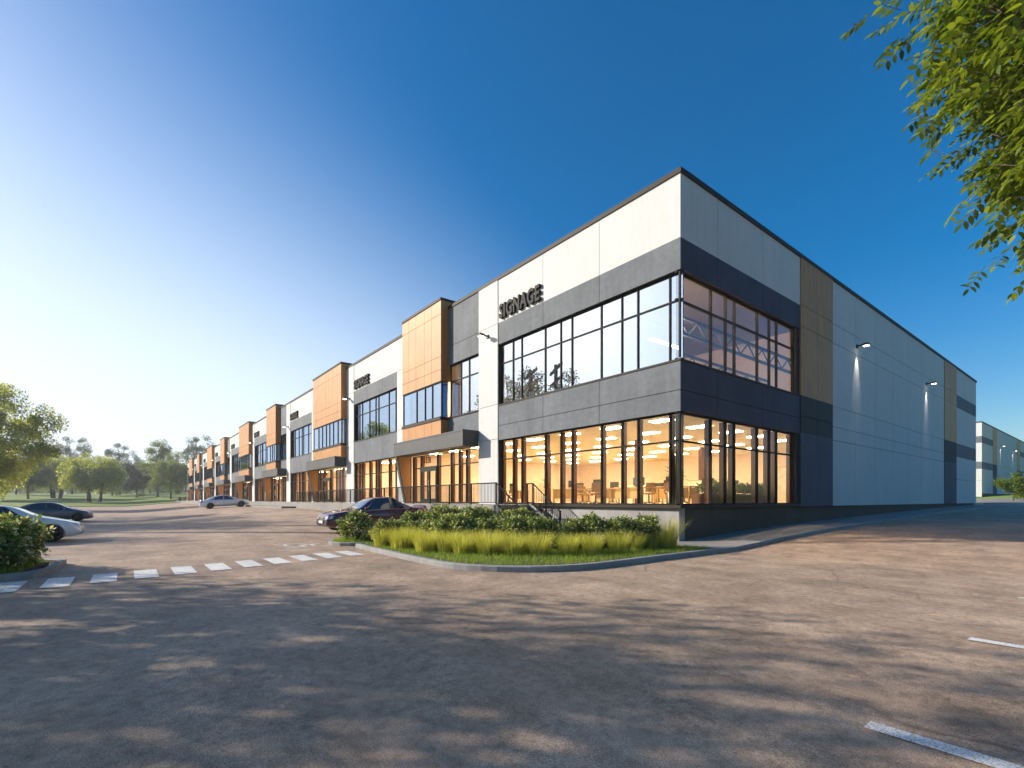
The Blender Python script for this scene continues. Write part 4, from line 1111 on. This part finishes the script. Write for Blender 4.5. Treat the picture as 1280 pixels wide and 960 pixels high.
# ------------------------------------------------------------------ utility poles mirrored in the glass, picnic table
def pole(loc, h, rz, label):
    o = empty('utility_pole', loc, rz, label=label, cat='pole', group='utility poles mirrored in the windows'); m = MB(); m.tube([(0,0,-.3),(0,0,h)], [.34,.24], 8); m.build('mast', M['bark'], o)
    for z in (h-.6, h-2.2): m = MB(); m.box(-3.0,3.0,-.12,.12,z-.16,z+.16); m.build('cross_arm', M['bark'], o)
    for x in (-2.8,-1.4,1.4,2.8):
        m = MB(); m.lathe([(.02,0),(.09,.04),(.06,.12),(.09,.2),(.04,.3)], (x,0,h-.48), 8); m.build('insulator', M['plastic'], o)
    m = MB(); m.lathe([(.001,0),(.32,0),(.34,.9),(.001,.95)], (.5,0,h-4.2), 10); m.build('transformer', M['metal'], o)
pole((-38,-29.5,tz(-38,-29.5)), 19.5, .5, 'utility pole with two cross arms, mirrored nearer the corner')
pole((-45,-31,tz(-45,-31)), 20.5, .4, 'utility pole with two cross arms, mirrored nearer the pier')
tp = at_px(228, 150); o = empty('picnic_table', tp, .6, label='dark picnic table on the lawn edge by the far building end', cat='table')
m = MB(); m.box(-1.2,1.2,-.5,.5,.95,1.05); m.build('table_top', M['bark'], o)
for y in (-.95,.95): m = MB(); m.box(-1.2,1.2,y-.16,y+.16,.52,.6); m.build('bench', M['bark'], o)
for x in (-.9,.9): m = MB(); m.box(x-.06,x+.06,-1.0,1.0,.42,.52); m.box(x-.07,x+.07,-.4,.4,-.1,.95); m.build('leg', M['bark'], o)

hz_ = MB(); hz_.box(-420, 120, -160, 260, -1.3, 48); ho = hz_.build('haze', None)
t = NT('air_haze'); pv = t.n('ShaderNodeVolumePrincipled'); pv.inputs['Color'].default_value = (.90,.93,1,1); pv.inputs['Density'].default_value = .00045; pv.inputs['Anisotropy'].default_value = .35
t.l(pv.outputs[0], t.out.inputs['Volume']); ho.data.materials.append(t.m); ho['kind'] = 'stuff'
# ------------------------------------------------------------------ light, sky, render settings
SUN = Vector((-1.2, -1.06, .70)).normalized(); EL = math.asin(SUN.z); AZ = math.atan2(SUN.x, SUN.y)
sd = bpy.data.lights.new('sun', 'SUN'); sd.energy = 4.6; sd.angle = R(.6); sd.color = (1, .915, .79)
so = link(bpy.data.objects.new('sun', sd)); so.rotation_euler = SUN.to_track_quat('Z', 'Y').to_euler(); so.location = (0, 0, 60)
wd = bpy.data.worlds.new('World'); sc.world = wd; wd.use_nodes = True; t = wd.node_tree; t.nodes.clear()
N = t.nodes.new; Lk = t.links.new
out = N('ShaderNodeOutputWorld'); bg = N('ShaderNodeBackground'); sky = N('ShaderNodeTexSky')
sky.sky_type = 'NISHITA'; sky.sun_disc = False; sky.sun_elevation = EL; sky.sun_rotation = AZ % (2*math.pi)
sky.air_density = 1.0; sky.dust_density = 1.2; sky.ozone_density = 2.6; sky.altitude = 0
hs = N('ShaderNodeHueSaturation'); hs.inputs['Saturation'].default_value = 1.52; hs.inputs['Hue'].default_value = .500; Lk(sky.outputs[0], hs.inputs['Color'])

tc = N('ShaderNodeTexCoord'); mp = N('ShaderNodeVectorMath'); mp.operation = 'MULTIPLY'; mp.inputs[1].default_value = (1, 1, 2.7); Lk(tc.outputs['Generated'], mp.inputs[0])
nm = N('ShaderNodeVectorMath'); nm.operation = 'NORMALIZE'; Lk(mp.outputs[0], nm.inputs[0])
dt = N('ShaderNodeVectorMath'); dt.operation = 'DOT_PRODUCT'; dt.inputs[1].default_value = Vector((-.98, -.17, .06)).normalized(); Lk(nm.outputs[0], dt.inputs[0])
mr = N('ShaderNodeMapRange'); mr.interpolation_type = 'SMOOTHSTEP'; mr.inputs['From Min'].default_value = .38; mr.inputs['From Max'].default_value = 1.04; mr.inputs['To Max'].default_value = .93; Lk(dt.outputs['Value'], mr.inputs['Value'])
hz = N('ShaderNodeMix'); hz.data_type = 'RGBA'; hz.inputs[7].default_value = (6.0, 6.7, 7.5, 1); Lk(mr.outputs[0], hz.inputs[0]); Lk(hs.outputs[0], hz.inputs[6])
Lk(hz.outputs[2], bg.inputs[0]); bg.inputs[1].default_value = .103; Lk(bg.outputs[0], out.inputs[0])
sc.view_settings.view_transform = 'Standard'; sc.view_settings.look = 'None'; sc.view_settings.exposure = 0.68; sc.view_settings.gamma = 1
cy = sc.cycles; cy.max_bounces = 7; cy.diffuse_bounces = 4; cy.glossy_bounces = 4; cy.transparent_max_bounces = 12; cy.transmission_bounces = 4
cy.volume_bounces = 0; cy.use_denoising = True; cy.caustics_reflective = False; cy.caustics_refractive = False; cy.sample_clamp_indirect = 6
